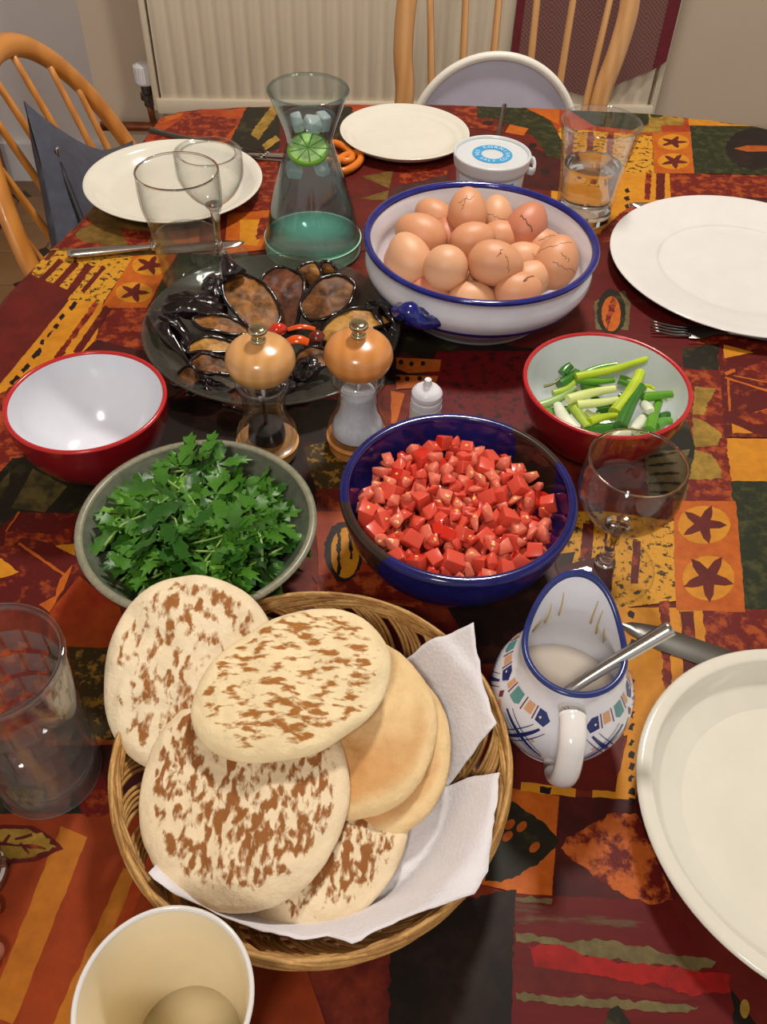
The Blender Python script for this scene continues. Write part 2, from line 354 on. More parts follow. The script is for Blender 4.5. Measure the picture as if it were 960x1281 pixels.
SLICES = [(-0.1503, 0.7097, 0.052, -0.1091, 0.6583, 0.03, 0.0194, 'tan'), (-0.109, 0.7399, 0.05, -0.1007, 0.6798, 0.028, 0.0209, 'red'), (-0.0816, 0.686, 0.032, -0.0401, 0.7178, 0.046, 0.0197, 'brown'), (-0.0833, 0.7345, 0.03, -0.0806, 0.7488, 0.046, 0.0116, 'tan'), (-0.0665, 0.7448, 0.036, -0.0644, 0.7502, 0.046, 0.0087, 'tan'), (-0.0626, 0.6572, 0.03, 0.0007, 0.6893, 0.034, 0.0133, 'yellow'), (-0.1773, 0.6566, 0.04, -0.1308, 0.6567, 0.03, 0.0098, 'tan'), (-0.1781, 0.6273, 0.034, -0.1355, 0.6328, 0.03, 0.0085, 'yellow'), (-0.2079, 0.6705, 0.044, -0.1532, 0.6819, 0.036, 0.0154, 'skin'), (-0.2215, 0.6785, 0.038, -0.1766, 0.6207, 0.026, 0.0122, 'skin'), (-0.1714, 0.6092, 0.03, -0.1382, 0.6041, 0.026, 0.011, 'brown'), (-0.1877, 0.5948, 0.024, -0.1613, 0.5909, 0.022, 0.0088, 'brown'), (-0.0833, 0.6182, 0.028, -0.0519, 0.6226, 0.028, 0.0127, 'brown'), (-0.142, 0.5759, 0.022, -0.1168, 0.5666, 0.018, 0.0092, 'red'), (-0.0818, 0.6006, 0.022, -0.0623, 0.6197, 0.028, 0.0105, 'skin'), (-0.024, 0.7092, 0.036, 0.0013, 0.6741, 0.028, 0.0095, 'skin'), (-0.1741, 0.6964, 0.04, -0.1571, 0.7136, 0.046, 0.0124, 'skin'), (-0.0626, 0.6549, 0.02, -0.0279, 0.6757, 0.022, 0.0111, 'skin'), (-0.1143, 0.5868, 0.018, -0.0816, 0.5973, 0.018, 0.0104, 'skin'), (-0.1733, 0.5827, 0.018, -0.1413, 0.5931, 0.018, 0.0093, 'skin')]
PEPPERS = [(-0.0908, 0.6356, 0.047, -0.0673, 0.6382, 0.047, 0.0024, 'orange'), (-0.0905, 0.6199, 0.045, -0.0719, 0.6212, 0.045, 0.0044, 'orange'), (-0.106, 0.6293, 0.045, -0.0932, 0.634, 0.048, 0.0063, 'red'), (-0.0717, 0.639, 0.036, -0.061, 0.6398, 0.036, 0.0059, 'dark')]
ONIONS = [(0.1519, 0.5695, 0.062, 0.2127, 0.5927, 0.066, 0.0027, 'lime'), (0.1602, 0.5804, 0.056, 0.1883, 0.5886, 0.062, 0.0025, 'green'), (0.1523, 0.5698, 0.06, 0.1845, 0.5731, 0.058, 0.0025, 'green'), (0.1592, 0.5687, 0.054, 0.1763, 0.5686, 0.05, 0.0029, 'green'), (0.1417, 0.5376, 0.064, 0.1806, 0.5516, 0.066, 0.003, 'pale'), (0.1488, 0.5343, 0.062, 0.1821, 0.5416, 0.063, 0.0028, 'pale'), (0.1785, 0.5283, 0.06, 0.2049, 0.5744, 0.066, 0.0041, 'lime'), (0.1798, 0.5111, 0.062, 0.2033, 0.5585, 0.064, 0.0038, 'dark'), (0.1919, 0.582, 0.052, 0.2084, 0.5683, 0.052, 0.0034, 'green'), (0.205, 0.5541, 0.056, 0.2321, 0.5582, 0.058, 0.0031, 'green'), (0.212, 0.5685, 0.052, 0.2333, 0.5615, 0.05, 0.0021, 'pale'), (0.2037, 0.5145, 0.056, 0.2199, 0.5546, 0.052, 0.0032, 'green'), (0.2059, 0.5495, 0.054, 0.2079, 0.5344, 0.058, 0.0039, 'white'), (0.2119, 0.5269, 0.05, 0.2287, 0.5384, 0.046, 0.0033, 'green'), (0.2207, 0.5412, 0.044, 0.2313, 0.5489, 0.044, 0.0025, 'dark'), (0.1354, 0.5405, 0.056, 0.1458, 0.5062, 0.06, 0.0042, 'white'), (0.1241, 0.544, 0.048, 0.1368, 0.5196, 0.052, 0.0034, 'green'), (0.1466, 0.5372, 0.058, 0.155, 0.5101, 0.06, 0.0032, 'lime2'), (0.1563, 0.5145, 0.062, 0.1826, 0.5259, 0.06, 0.0026, 'lime'), (0.1516, 0.5111, 0.056, 0.1834, 0.5181, 0.056, 0.004, 'dark'), (0.1572, 0.5347, 0.054, 0.1682, 0.533, 0.054, 0.0024, 'pale'), (0.1701, 0.5354, 0.052, 0.1865, 0.547, 0.052, 0.0033, 'dark'), (0.1211, 0.5426, 0.052, 0.1512, 0.5638, 0.056, 0.0029, 'palegreen'), (0.133, 0.5546, 0.056, 0.1526, 0.5687, 0.058, 0.0023, 'lime2'), (0.1394, 0.5659, 0.056, 0.1553, 0.5812, 0.058, 0.0038, 'dark'), (0.1426, 0.5759, 0.06, 0.1496, 0.5825, 0.064, 0.0031, 'dark'), (0.1262, 0.5631, 0.056, 0.139, 0.5682, 0.06, 0.001, 'dry'), (0.1913, 0.5159, 0.054, 0.2061, 0.5385, 0.05, 0.004, 'white'), (0.1726, 0.5005, 0.058, 0.1872, 0.5063, 0.06, 0.0031, 'white'), (0.2011, 0.5122, 0.052, 0.2062, 0.5225, 0.052, 0.003, 'green'), (0.1916, 0.5083, 0.052, 0.2076, 0.512, 0.052, 0.0028, 'palegreen'), (0.21, 0.5746, 0.05, 0.2214, 0.576, 0.048, 0.0019, 'lime'), (0.147, 0.5715, 0.046, 0.1568, 0.5587, 0.048, 0.0029, 'green'), (0.191, 0.5671, 0.046, 0.2034, 0.5571, 0.046, 0.0029, 'dark'), (0.17, 0.5645, 0.044, 0.1828, 0.5404, 0.044, 0.0029, 'green'), (0.1334, 0.5465, 0.042, 0.1569, 0.5528, 0.044, 0.0033, 'green')]
PATCH_KINDS = ['black', 'blackbr', 'blackol', 'darkmar', 'green', 'greyol', 'leafmot', 'maroon', 'maroonmot', 'olive', 'olivedk', 'oliveyel', 'orange', 'orangedk', 'purple', 'red', 'redmot', 'redorange', 'redspeck', 'redstripe', 'stripeorange', 'stripeyel', 'yellow', 'yelspeck', 'yelspeckdk']
PATCHES = [
 (7,1,[(-373,556.2),(-419.3,681.1),(-391.3,734.8),(-373.5,783.2),(-352.2,769.8),(-320.2,748.9),(-321.9,731.7),(-346.2,599.2)]),
 (23,1,[(-378.1,831),(-276.4,824.5),(-288.4,732.3),(-323.9,735.4),(-322.2,749.3),(-373.4,777.3)]),
 (7,2,[(-360.1,752.7),(-347.7,803.8),(-353.9,811.1),(-366.1,759.4)]),
 (7,2,[(-340.7,750.7),(-330.3,801.5),(-337.2,809),(-347.3,757.7)]),
 (7,2,[(-322,745.5),(-315.2,797.3),(-323.1,804.8),(-329.7,752.4)]),
 (7,2,[(-310.8,747.6),(-300.8,796.2),(-305.6,801.4),(-315.5,752.4)]),
 (22,1,[(-322.3,735.9),(-288.3,734.3),(-278.8,672.2),(-300.5,616.1),(-312.3,581.6),(-358.4,516.9),(-369.2,546.1),(-346.6,600.3)]),
 (0,3,[(-316.8,733.9),(-318.7,721),(-314.5,717.1),(-312.6,730)]),
 (0,3,[(-322.1,712.4),(-323.9,703),(-320.9,700.1),(-319.1,709.5)]),
 (0,3,[(-323.9,695.6),(-324.8,689.5),(-321,686.2),(-320.1,692.3)]),
 (0,3,[(-325.2,684.1),(-326.5,673.7),(-324.6,672.1),(-323.3,682.5)]),
 (0,3,[(-329.2,669.5),(-329.6,662.2),(-326.6,660.1),(-326.1,667.3)]),
 (0,3,[(-328.3,656.5),(-331.6,642.2),(-327,637.7),(-323.6,651.9)]),
 (0,3,[(-331.6,632.3),(-334.8,621.2),(-331,617.3),(-327.8,628.3)]),
 (0,3,[(-336.2,614.7),(-339.3,603.9),(-335.2,599.8),(-332,610.5)]),
 (16,2,[(-296.6,735),(-310.4,640.8),(-305.3,636.6),(-291.2,730.1)]),
 (8,2,[(-284.7,729.2),(-295.7,652.4),(-288.7,646.6),(-277.2,722.6)]),
 (12,1,[(-278,825.4),(-232.6,829.2),(-238.4,786.4),(-243,723.8),(-287.5,724.6)]),
 (22,2,[(-237.5,806.5),(-237.2,800.3),(-238.7,794.6),(-242,789.9),(-246.7,786.7),(-252.3,785.3),(-258.3,785.8),(-264.1,788.1),(-269.2,792.1),(-273.2,797.4),(-275.5,803.4),(-276,809.7),(-274.6,815.5),(-271.3,820.4),(-266.6,823.7),(-260.9,825.2),(-254.7,824.7),(-248.7,822.2),(-243.5,818.1),(-239.7,812.6)]),
 (7,3,[(-257.9,819.5),(-254.5,824.3),(-252.3,817.5),(-252.3,809.3),(-245.3,808.3),(-239.8,805.2),(-244.2,801.9),(-250.9,800.8),(-248.3,792.8),(-248.3,786.3),(-253.1,790.8),(-257.2,798.1),(-262.6,794.1),(-268,793.1),(-266.6,799.2),(-262.5,804.9),(-268.6,810.5),(-272.2,816.6),(-266.3,815.8),(-259.5,811.8)]),
 (22,2,[(-243.3,754.9),(-243,749.1),(-244.5,743.8),(-247.6,739.5),(-252.1,736.6),(-257.5,735.3),(-263.2,735.7),(-268.9,737.9),(-273.8,741.6),(-277.6,746.4),(-279.9,752),(-280.4,757.8),(-279,763.2),(-275.9,767.7),(-271.4,770.8),(-265.9,772.2),(-259.9,771.7),(-254.2,769.4),(-249.2,765.6),(-245.4,760.6)]),
 (7,3,[(-263,766.9),(-259.7,771.4),(-257.7,765.1),(-257.6,757.4),(-250.8,756.6),(-245.5,753.6),(-249.8,750.6),(-256.2,749.6),(-253.7,742.2),(-253.6,736.2),(-258.3,740.3),(-262.3,747.1),(-267.4,743.4),(-272.6,742.5),(-271.3,748.1),(-267.4,753.4),(-273.3,758.6),(-276.7,764.3),(-271.1,763.5),(-264.5,759.8)]),
 (16,1,[(-277.4,725.4),(-240,728.2),(-227.7,657.1),(-280.3,669.6)]),
 (3,1,[(-278.8,672.2),(-227.7,657.1),(-204.4,588.9),(-283.9,605.8)]),
 (4,1,[(-238.4,786.4),(-230.1,829.4),(-141,836.7),(-131.7,867.4),(-117.5,796),(-213.3,610.7),(-238.7,707.8)]),
 (9,1,[(-375,827.1),(-364.7,914.5),(-279.8,922),(-222.8,859.7),(-232.6,829.2),(-277.3,822.3)]),
 (16,2,[(-370.1,830.8),(-360.2,914.9),(-336.9,884.5),(-351.5,869.3),(-349.5,855.8),(-334.1,843.7),(-318.8,845),(-316,833.7)]),
 (16,2,[(-306,878.4),(-269.3,872.9),(-267.2,842.6),(-289.2,844.1)]),
 (13,2,[(-252,874.3),(-218.6,885.9),(-210.7,840.8),(-231,834.2)]),
 (17,1,[(-344.7,1040.2),(-311.3,1196),(-205.9,1228.4),(-206.4,1146.1),(-220.7,1101.7),(-325.3,1086.8)]),
 (16,2,[(-317.7,1099.1),(-282.7,1188.6),(-215.2,1170.1),(-226.4,1105.8)]),
 (12,2,[(-326.2,1163.7),(-292.9,1185),(-295.3,1169.4),(-317.4,1147.1)]),
 (2,1,[(-210.3,1228),(-162.1,1233.1),(-149.5,1081.2),(-213.2,1086.3),(-217.7,1116.1)]),
 (11,2,[(-178.4,1222),(-195.2,1126.8),(-183,1111.2),(-165.7,1204.7)]),
 (11,2,[(-169.7,1083.2),(-155,1114.7),(-161.6,1129.4),(-176.3,1097.4)]),
 (16,1,[(-213.1,1020.7),(-198.4,1054.3),(-152.6,1090),(-139.5,934.4),(-187.9,919)]),
 (12,1,[(-192.4,918.6),(-141.3,934.2),(-138,846.8),(-183.6,833.2)]),
 (22,2,[(-177.1,907.3),(-144.8,910.1),(-150,852.4),(-169.6,855.8)]),
 (16,2,[(-154.5,914.6),(-143.7,915.6),(-140.8,870),(-153.5,865.6)]),
 (7,1,[(-168.7,1232.4),(226.4,1296.8),(200.6,1007.5),(-119.2,795.9)]),
 (17,2,[(-78.2,1239.3),(-0.5,1255.7),(3.5,1218.5),(-78.5,1210)]),
 (2,2,[(-117.7,1219),(-68.7,1229.5),(-52.7,1132.5),(-99.4,1127.9)]),
 (9,2,[(-80.6,1158.9),(-60.8,1186),(-56.3,1101.7),(-75.9,1088.3)]),
 (9,3,[(-45.2,1023.8),(-6.5,1042.2),(-10.2,996.3)]),
 (9,3,[(-44.3,967.6),(-10.1,992.3),(-12.2,966.6)]),
 (14,2,[(-5.5,998.8),(60.8,1044.3),(60.2,1010.9),(-15.3,945.3),(-23.7,920.6)]),
 (16,2,[(1.1,1055.8),(61.1,1061.5),(60.7,1040),(2.1,1005.5)]),
 (16,2,[(64.6,1251.7),(115.3,1257.1),(111.7,1178.4),(80,1200.5)]),
 (4,3,[(106.5,1261.7),(161,1267.5),(189,1237.9),(207.5,1200.7),(215,1140),(209.9,1093.4),(190.4,1102.8),(177.9,1160.4),(150.3,1192.4),(104.3,1208.1)]),
 (16,4,[(98.9,1210.1),(138.1,1206.4),(137.9,1168.6),(93.3,1176.5)]),
 (0,5,[(126.5,1195),(126,1192.6),(124.8,1190.4),(123.1,1188.5),(120.9,1187.2),(118.5,1186.6),(116.2,1186.7),(114.1,1187.6),(112.5,1189.1),(111.5,1191.1),(111.3,1193.4),(111.8,1195.9),(112.9,1198.1),(114.7,1200),(116.9,1201.3),(119.3,1201.9),(121.6,1201.8),(123.7,1200.9),(125.3,1199.4),(126.3,1197.3)]),
 (12,4,[(148.1,1192.1),(173.3,1182.1),(163.9,1159),(139.9,1166.4)]),
 (12,4,[(168,1254.5),(221.9,1254.8),(215.7,1196.5),(196.5,1222.8)]),
 (3,2,[(162,1134.8),(209.9,1093.4),(200.6,1007.5),(152.6,1013.2)]),
 (0,3,[(179.6,1131.8),(179.1,1129.6),(178.2,1127.5),(176.9,1125.8),(175.4,1124.7),(173.7,1124.2),(172.1,1124.4),(170.7,1125.2),(169.7,1126.7),(169.1,1128.6),(169,1130.8),(169.5,1133),(170.4,1135.1),(171.7,1136.8),(173.3,1137.9),(174.9,1138.4),(176.5,1138.2),(177.9,1137.4),(179,1135.9),(179.5,1134)]),
 (0,3,[(189.1,1058.5),(188.5,1055.7),(187.5,1053.3),(185.9,1051.2),(184.1,1049.8),(182.2,1049.3),(180.4,1049.5),(178.9,1050.6),(177.7,1052.3),(177.1,1054.7),(177,1057.3),(177.5,1060),(178.6,1062.5),(180.1,1064.6),(182,1066),(183.9,1066.6),(185.7,1066.4),(187.3,1065.3),(188.5,1063.5),(189.1,1061.1)]),
 (17,1,[(214.8,1295.6),(416.9,1317.3),(394.1,1186.9),(201,1157.8)]),
 (4,2,[(226.4,1296.8),(386,1314),(364.6,1242.9),(335.2,1208.7),(312.7,1191.2),(265,1199),(237.4,1243)]),
 (11,2,[(347.2,1251.7),(375.1,1262.7),(393.7,1238),(388.9,1214.1),(339.7,1209.1)]),
 (11,2,[(325.9,1205.2),(358,1213.5),(353.2,1187.8),(311.5,1183.6)]),
 (22,2,[(415.7,1322.9),(507.4,1321.3),(484,1221.2),(395.6,1214.8)]),
 (16,2,[(507.4,1321.3),(636.2,1284.6),(616.2,1224.4),(484,1221.2)]),
 (4,1,[(396.7,1214.9),(662.1,1229),(620.4,1083.6),(372.9,1071.4)]),
 (0,2,[(509.3,1154.7),(502,1135.1),(491.7,1117.5),(479.6,1103.3),(466.8,1093.9),(454.3,1089.9),(443.4,1091.7),(435,1099.1),(429.9,1111.5),(428.5,1128),(431.2,1147),(437.7,1166.9),(447.7,1185.6),(460.2,1201.1),(473.8,1211.8),(487.2,1216.4),(498.9,1214.4),(507.6,1205.9),(512.4,1192),(513,1174.3)]),
 (13,3,[(440.9,1148),(461.8,1159.5),(521.3,1163),(517,1148.3),(456.9,1140.1)]),
 (12,2,[(340,1186.5),(393.5,1194.3),(372.9,1071.4),(321.6,1066.6)]),
 (22,3,[(385.6,1161.6),(383,1154),(378.5,1146.9),(372.7,1141.1),(366,1137.1),(359.2,1135.3),(352.8,1135.8),(347.5,1138.6),(343.7,1143.5),(341.9,1149.9),(342.2,1157.3),(344.7,1165),(349.1,1172.3),(355,1178.3),(361.7,1182.5),(368.8,1184.4),(375.3,1183.8),(380.8,1180.9),(384.5,1175.8),(386.2,1169.2)]),
 (22,3,[(373.8,1104.6),(371.3,1097.4),(367,1090.8),(361.4,1085.4),(355,1081.6),(348.4,1079.9),(342.2,1080.4),(337,1083.1),(333.4,1087.6),(331.6,1093.6),(331.9,1100.6),(334.2,1107.7),(338.4,1114.5),(344,1120.1),(350.5,1124),(357.3,1125.8),(363.7,1125.3),(368.9,1122.5),(372.5,1117.8),(374.2,1111.6)]),
 (7,4,[(378.3,1164),(383.5,1161.4),(377,1157.7),(368.8,1155.9),(368.7,1148.1),(366.3,1141.6),(362.4,1145.6),(360.4,1152.6),(352.7,1148),(346,1146.5),(350,1152.7),(356.9,1158.8),(352,1163.8),(350.3,1169.5),(356.7,1169.3),(363.1,1166),(368,1173.8),(373.7,1179),(373.6,1172.4),(370.4,1164.2)]),
 (7,4,[(367.5,1104.4),(371.4,1099.9),(364.8,1097),(357.2,1097),(355.3,1087.7),(351.5,1080.4),(349.1,1086.3),(349.1,1095.2),(341.2,1091.7),(334.9,1091.6),(339.9,1098.1),(347.5,1103.7),(344.4,1111),(344.3,1118.5),(349.9,1116.5),(354.7,1110.8),(360.9,1119),(367.2,1123.8),(365.5,1115.8),(360.7,1106.7)]),
 (23,1,[(214.9,1188.8),(338.2,1176.4),(321.6,1066.6),(190.7,1054.3)]),
 (16,2,[(225.7,1178.3),(209.1,1067.6),(217.1,1066.8),(234.1,1177.5)]),
 (16,2,[(252.9,1181),(234.6,1070),(242.5,1069.2),(261.4,1180.2)]),
 (16,2,[(280.2,1183.8),(260.1,1072.4),(268,1071.6),(288.7,1182.9)]),
 (22,1,[(191.1,1058.6),(341.1,1068.4),(330.4,1003.2),(250.2,849.3),(169.6,842.7)]),
 (16,2,[(311.3,1068.2),(297,996.6),(303.6,996.4),(318.3,1068)]),
 (8,2,[(324.2,1067.2),(310.6,997.8),(321.3,998.1),(335.4,1067.5)]),
 (0,2,[(276.9,1020.6),(277.2,1010.5),(282.4,1014.8),(282.1,1024.9)]),
 (0,2,[(273.7,1000.2),(274,990.4),(279.1,994.5),(278.8,1004.4)]),
 (0,2,[(270.5,980.3),(270.9,970.7),(276,974.8),(275.6,984.4)]),
 (0,2,[(267.5,960.9),(267.9,951.6),(272.8,955.5),(272.5,964.9)]),
 (0,2,[(264.5,942.1),(264.9,932.9),(269.8,936.7),(269.4,945.9)]),
 (16,1,[(341.1,1068.4),(620.4,1083.6),(605,1027.9),(330.8,1005.2)]),
 (3,1,[(330.8,1005.2),(605,1027.9),(572.6,926.7),(334.7,976.2)]),
 (16,1,[(220,897),(279.2,984.8),(334.7,976.2),(582,927.5),(513.3,723.5),(288.7,707.2)]),
 (7,1,[(171.2,859.2),(247.3,899.3),(298.8,748.2),(279.8,656.6),(114.9,675.5)]),
 (19,2,[(208.5,805.7),(235.8,820.4),(295.6,730.9),(285.9,684.4),(252.4,706.2),(202.1,723.9)]),
 (5,3,[(206.5,773.4),(224,786.6),(241.2,796),(244.2,772.4),(234.6,726.4),(202.1,723.9)]),
 (2,4,[(236.4,756.1),(233.6,743.4),(229.8,732),(225.3,723),(220.4,717.2),(215.7,715),(211.6,716.5),(208.4,721.8),(206.4,730.3),(205.9,741.3),(206.9,753.9),(209.3,766.8),(213.1,778.8),(217.7,788.6),(222.8,795.1),(227.9,797.6),(232.2,795.8),(235.5,789.9),(237.4,780.6),(237.7,768.9)]),
 (12,5,[(231,752.9),(229,743.3),(226.4,734.6),(223.2,727.8),(219.9,723.4),(216.7,721.7),(214,722.9),(211.9,727),(210.7,733.5),(210.5,741.9),(211.4,751.4),(213.2,761.1),(215.9,770.1),(219.1,777.4),(222.5,782.2),(225.9,784.1),(228.7,782.7),(230.8,778.3),(232,771.3),(232,762.6)]),
 (16,6,[(226.9,785.6),(229.7,771.3),(218.9,742.2),(212.7,721.4),(214.1,741.9)]),
 (2,2,[(280.3,697.7),(319.6,709.3),(310,667.7),(278.2,667.1)]),
 (8,1,[(321.2,716.1),(485.8,734.8),(430.4,579.8),(292.8,571.9)]),
 (22,2,[(324.2,708.3),(350.7,697.6),(319.9,685.9)]),
 (22,2,[(304,590.6),(320,578.8),(301.7,577.3)]),
 (12,2,[(313,654.4),(355.5,634.1),(356.9,637),(314.3,657.5)]),
 (12,2,[(322.1,658.4),(356.5,649.7),(357.2,651.6),(322.7,660.3)]),
 (12,2,[(307.5,607.4),(316.8,653.5),(314.5,653.1),(305.3,607)]),
 (12,2,[(327.8,605),(347.1,614),(347.2,616.2),(328,607.1)]),
 (16,2,[(334.2,671.5),(360.7,685),(355.9,653.3),(341.3,657.9)]),
 (12,2,[(315,659.4),(326.3,665.8),(326.3,670.4),(315.1,663.9)]),
 (16,2,[(309.6,599.7),(341.1,612.1),(335.5,591.4),(323.9,590.6)]),
 (22,1,[(293.2,570.7),(368.5,573.9),(353.9,520.5),(283.6,517.5)]),
 (4,1,[(283.6,517.5),(353.9,520.5),(319.5,385.3),(264.3,384)]),
 (16,1,[(278.2,674.8),(314.4,673.6),(294.6,571),(281.4,493.4),(230.7,488.6),(229.8,554.6)]),
 (8,2,[(317,696.2),(292.8,570.7),(296.4,571.3),(321,696.9)]),
 (11,2,[(282.3,640),(300.2,639),(289.1,616.4),(281.4,600.4),(271.2,599.7)]),
 (11,2,[(270.8,597.7),(281.1,591.6),(292.6,575.8),(284.1,561.3),(262.1,556.3)]),
 (11,2,[(260.2,555),(276.5,549.1),(280.5,535.6),(280,519.9),(250.7,517)]),
 (2,2,[(262.8,551.7),(258.9,537.5),(254,524.8),(248.4,514.9),(242.7,508.5),(237.4,506.1),(232.9,507.9),(229.6,513.8),(227.9,523.2),(227.8,535.5),(229.6,549.6),(233.1,564.1),(237.9,577.7),(243.7,588.9),(249.9,596.3),(255.7,599.1),(260.6,597),(263.9,590.2),(265.4,579.5),(265,566.2)]),
 (5,3,[(218.4,547.9),(258.5,554.4),(243.4,493.8),(213.8,494.7)]),
 (2,4,[(222.1,540.7),(246.5,548.2),(246.8,551.2),(222.3,543.6)]),
 (2,4,[(220.1,529.9),(245.3,535.4),(245.6,538.3),(220.4,532.8)]),
 (2,4,[(218.2,519.3),(244.1,522.8),(244.5,525.7),(218.6,522.2)]),
 (2,4,[(216.3,509),(242.9,510.6),(243.4,513.4),(216.8,511.8)]),
 (2,4,[(214.5,498.8),(241.7,498.7),(242.4,501.4),(215.1,501.6)]),
 (12,2,[(232.6,491.4),(284.3,494.5),(263.8,382.5),(213.5,381.9)]),
 (22,3,[(273.3,467.7),(270.8,461.3),(266.4,455.5),(260.8,450.8),(254.4,447.6),(247.8,446.3),(241.7,446.9),(236.5,449.4),(232.8,453.5),(231,459),(231.2,465.2),(233.5,471.7),(237.7,477.7),(243.4,482.7),(250,486.1),(256.9,487.5),(263.3,486.9),(268.5,484.2),(272.2,479.8),(273.8,474.1)]),
 (22,3,[(263.8,413.4),(261.2,406.7),(257,400.6),(251.6,395.8),(245.5,392.6),(239.2,391.2),(233.4,391.9),(228.6,394.5),(225.3,398.9),(223.7,404.6),(224.1,411.2),(226.4,417.9),(230.5,424.2),(236,429.3),(242.3,432.8),(248.8,434.3),(254.9,433.5),(259.8,430.7),(263.1,426),(264.5,420)]),
 (7,4,[(266,470.8),(270.7,467.3),(264.1,463.9),(256.1,462.8),(255.2,454.2),(252.2,447.2),(249,452.1),(247.8,460),(239.9,455.7),(233.4,454.8),(237.8,461.2),(245,467.3),(240.8,473.4),(239.7,480.1),(245.9,479.1),(251.6,474.7),(257.1,483),(263.2,488.2),(262.4,480.8),(258.5,471.9)]),
 (7,4,[(257.7,413.4),(261.4,408.2),(254.4,405.9),(246.6,406.7),(243.9,397),(239.6,389.8),(237.5,396.2),(238.1,405.6),(229.7,402.7),(223.2,403.3),(228.8,409.6),(237,414.7),(234.3,422.9),(234.7,431),(240.4,428.2),(244.9,421.6),(252,429.7),(258.9,434.2),(256.5,425.8),(250.9,416.5)]),
 (23,1,[(132.8,474),(177.6,476.6),(229.5,469.4),(215.7,389.9),(167.8,380.2),(122.3,368.6)]),
 (8,2,[(156.8,463.1),(149.8,426),(158.1,425.5),(165.5,462.5)]),
 (8,2,[(172.6,453),(166.7,423.7),(173.2,423.3),(179.4,452.6)]),
 (8,2,[(193,446.6),(184.4,404.6),(190.2,404.5),(199.1,446.5)]),
 (3,2,[(126.9,414.9),(177.7,435),(164,374.3),(122.3,368.6)]),
 (22,1,[(168,381.6),(216.3,384.2),(204.5,299.1),(153.9,276.5)]),
 (16,2,[(203.5,388.4),(189.4,301.2),(195.3,301.7),(210,389)]),
 (8,2,[(216.4,380.3),(204.4,304.8),(213.5,305.8),(226.4,381.5)]),
 (22,1,[(216.3,384.2),(235.7,383.1),(219.3,299.8),(201.9,299)]),
 (0,3,[(180.4,379.5),(177.7,373.7),(180.7,372.4),(183.4,378.1)]),
 (0,3,[(178.7,368.8),(176.1,363.2),(179,361.9),(181.7,367.5)]),
 (0,3,[(176.4,355.1),(173.9,349.6),(176.8,348.3),(179.4,353.8)]),
 (0,3,[(171.2,322.4),(168.7,317.3),(171.5,316.1),(174,321.2)]),
 (0,3,[(168.9,308.7),(166.6,303.8),(169.3,302.7),(171.7,307.6)]),
 (0,3,[(167.2,297.9),(164.9,293.1),(167.6,292),(169.9,296.8)]),
 (0,3,[(165.8,289.1),(163.5,284.4),(166.2,283.3),(168.5,288)]),
 (0,3,[(163.9,277.6),(161.6,273),(164.3,272),(166.6,276.5)]),
 (0,3,[(162.5,269.2),(160.3,264.7),(163,263.7),(165.2,268.2)]),
 (0,3,[(161.2,261),(159,256.6),(161.6,255.6),(163.9,260)]),
 (0,3,[(159.9,252.9),(157.7,248.6),(160.3,247.6),(162.5,251.9)]),
 (0,3,[(158.6,245),(156.5,240.8),(159.1,239.8),(161.2,244)]),
 (0,3,[(157.4,237.3),(155.3,233.1),(157.8,232.2),(159.9,236.3)]),
 (16,1,[(233.3,383),(327.9,390.2),(319.3,329.2),(224.1,330.7)]),
 (22,1,[(172.1,309.5),(148.7,241.4),(134.6,241.8),(133.7,235.1),(158.6,233.2),(175.1,274.7),(190.9,310.4)]),
 (7,1,[(78,287.1),(162.9,291.2),(148.8,241.9),(80.3,240.8)]),
 (22,2,[(90.6,239),(123.4,236.5),(124.7,242.1),(91.7,244.7)]),
 (0,3,[(102.3,238.3),(109,237.6),(109.9,241.7),(103.2,242.4)]),
 (12,1,[(73.7,241.6),(114.1,236.8),(103.3,175),(55.9,183.9)]),
 (2,2,[(72.4,217.2),(84.9,232.5),(92.9,226.1),(103.2,218.6),(110.5,208.5),(102.7,199.4),(94.7,194.1),(84.3,187.5),(75.5,184.5),(65.7,184.3)]),
 (13,3,[(85.5,220.6),(85.8,219.9),(85.9,219.1),(85.6,218.1),(85,217),(84.2,216),(83.3,215.2),(82.3,214.7),(81.3,214.4),(80.4,214.4),(79.8,214.8),(79.5,215.4),(79.4,216.3),(79.7,217.3),(80.2,218.3),(81,219.3),(82,220.1),(83,220.7),(84,221),(84.8,220.9)]),
 (13,3,[(83.7,213.3),(84,212.7),(84.1,211.8),(83.8,210.8),(83.2,209.8),(82.5,208.9),(81.5,208.1),(80.5,207.5),(79.5,207.2),(78.7,207.3),(78.1,207.6),(77.7,208.2),(77.7,209.1),(78,210),(78.5,211.1),(79.3,212),(80.2,212.8),(81.3,213.4),(82.2,213.7),(83.1,213.7)]),
 (13,3,[(99.1,207.6),(99.4,206.9),(99.4,206.1),(99.2,205.1),(98.6,204.1),(97.8,203.2),(96.8,202.4),(95.8,201.8),(94.9,201.6),(94,201.6),(93.4,201.9),(93.1,202.6),(93.1,203.4),(93.3,204.3),(93.9,205.4),(94.7,206.3),(95.7,207.1),(96.7,207.7),(97.6,207.9),(98.5,207.9)]),
 (13,3,[(92.5,219.6),(92.8,218.9),(92.8,218.1),(92.6,217.1),(92,216),(91.2,215.1),(90.2,214.2),(89.2,213.7),(88.2,213.4),(87.4,213.4),(86.8,213.8),(86.4,214.4),(86.4,215.3),(86.7,216.3),(87.2,217.3),(88,218.3),(89,219.1),(90,219.7),(91,220),(91.8,219.9)]),
 (3,1,[(114.1,236.8),(162.7,236.7),(183.5,174),(103.3,175)]),
 (6,2,[(111.1,205.4),(117.9,212.7),(126.1,217),(137.3,224.1),(148.3,228.2),(159.9,227.8),(172.2,177.6),(159.7,175.9),(147.9,177.7),(138.9,182.7),(130.1,189.5),(122.2,195.2),(115.2,199.9)]),
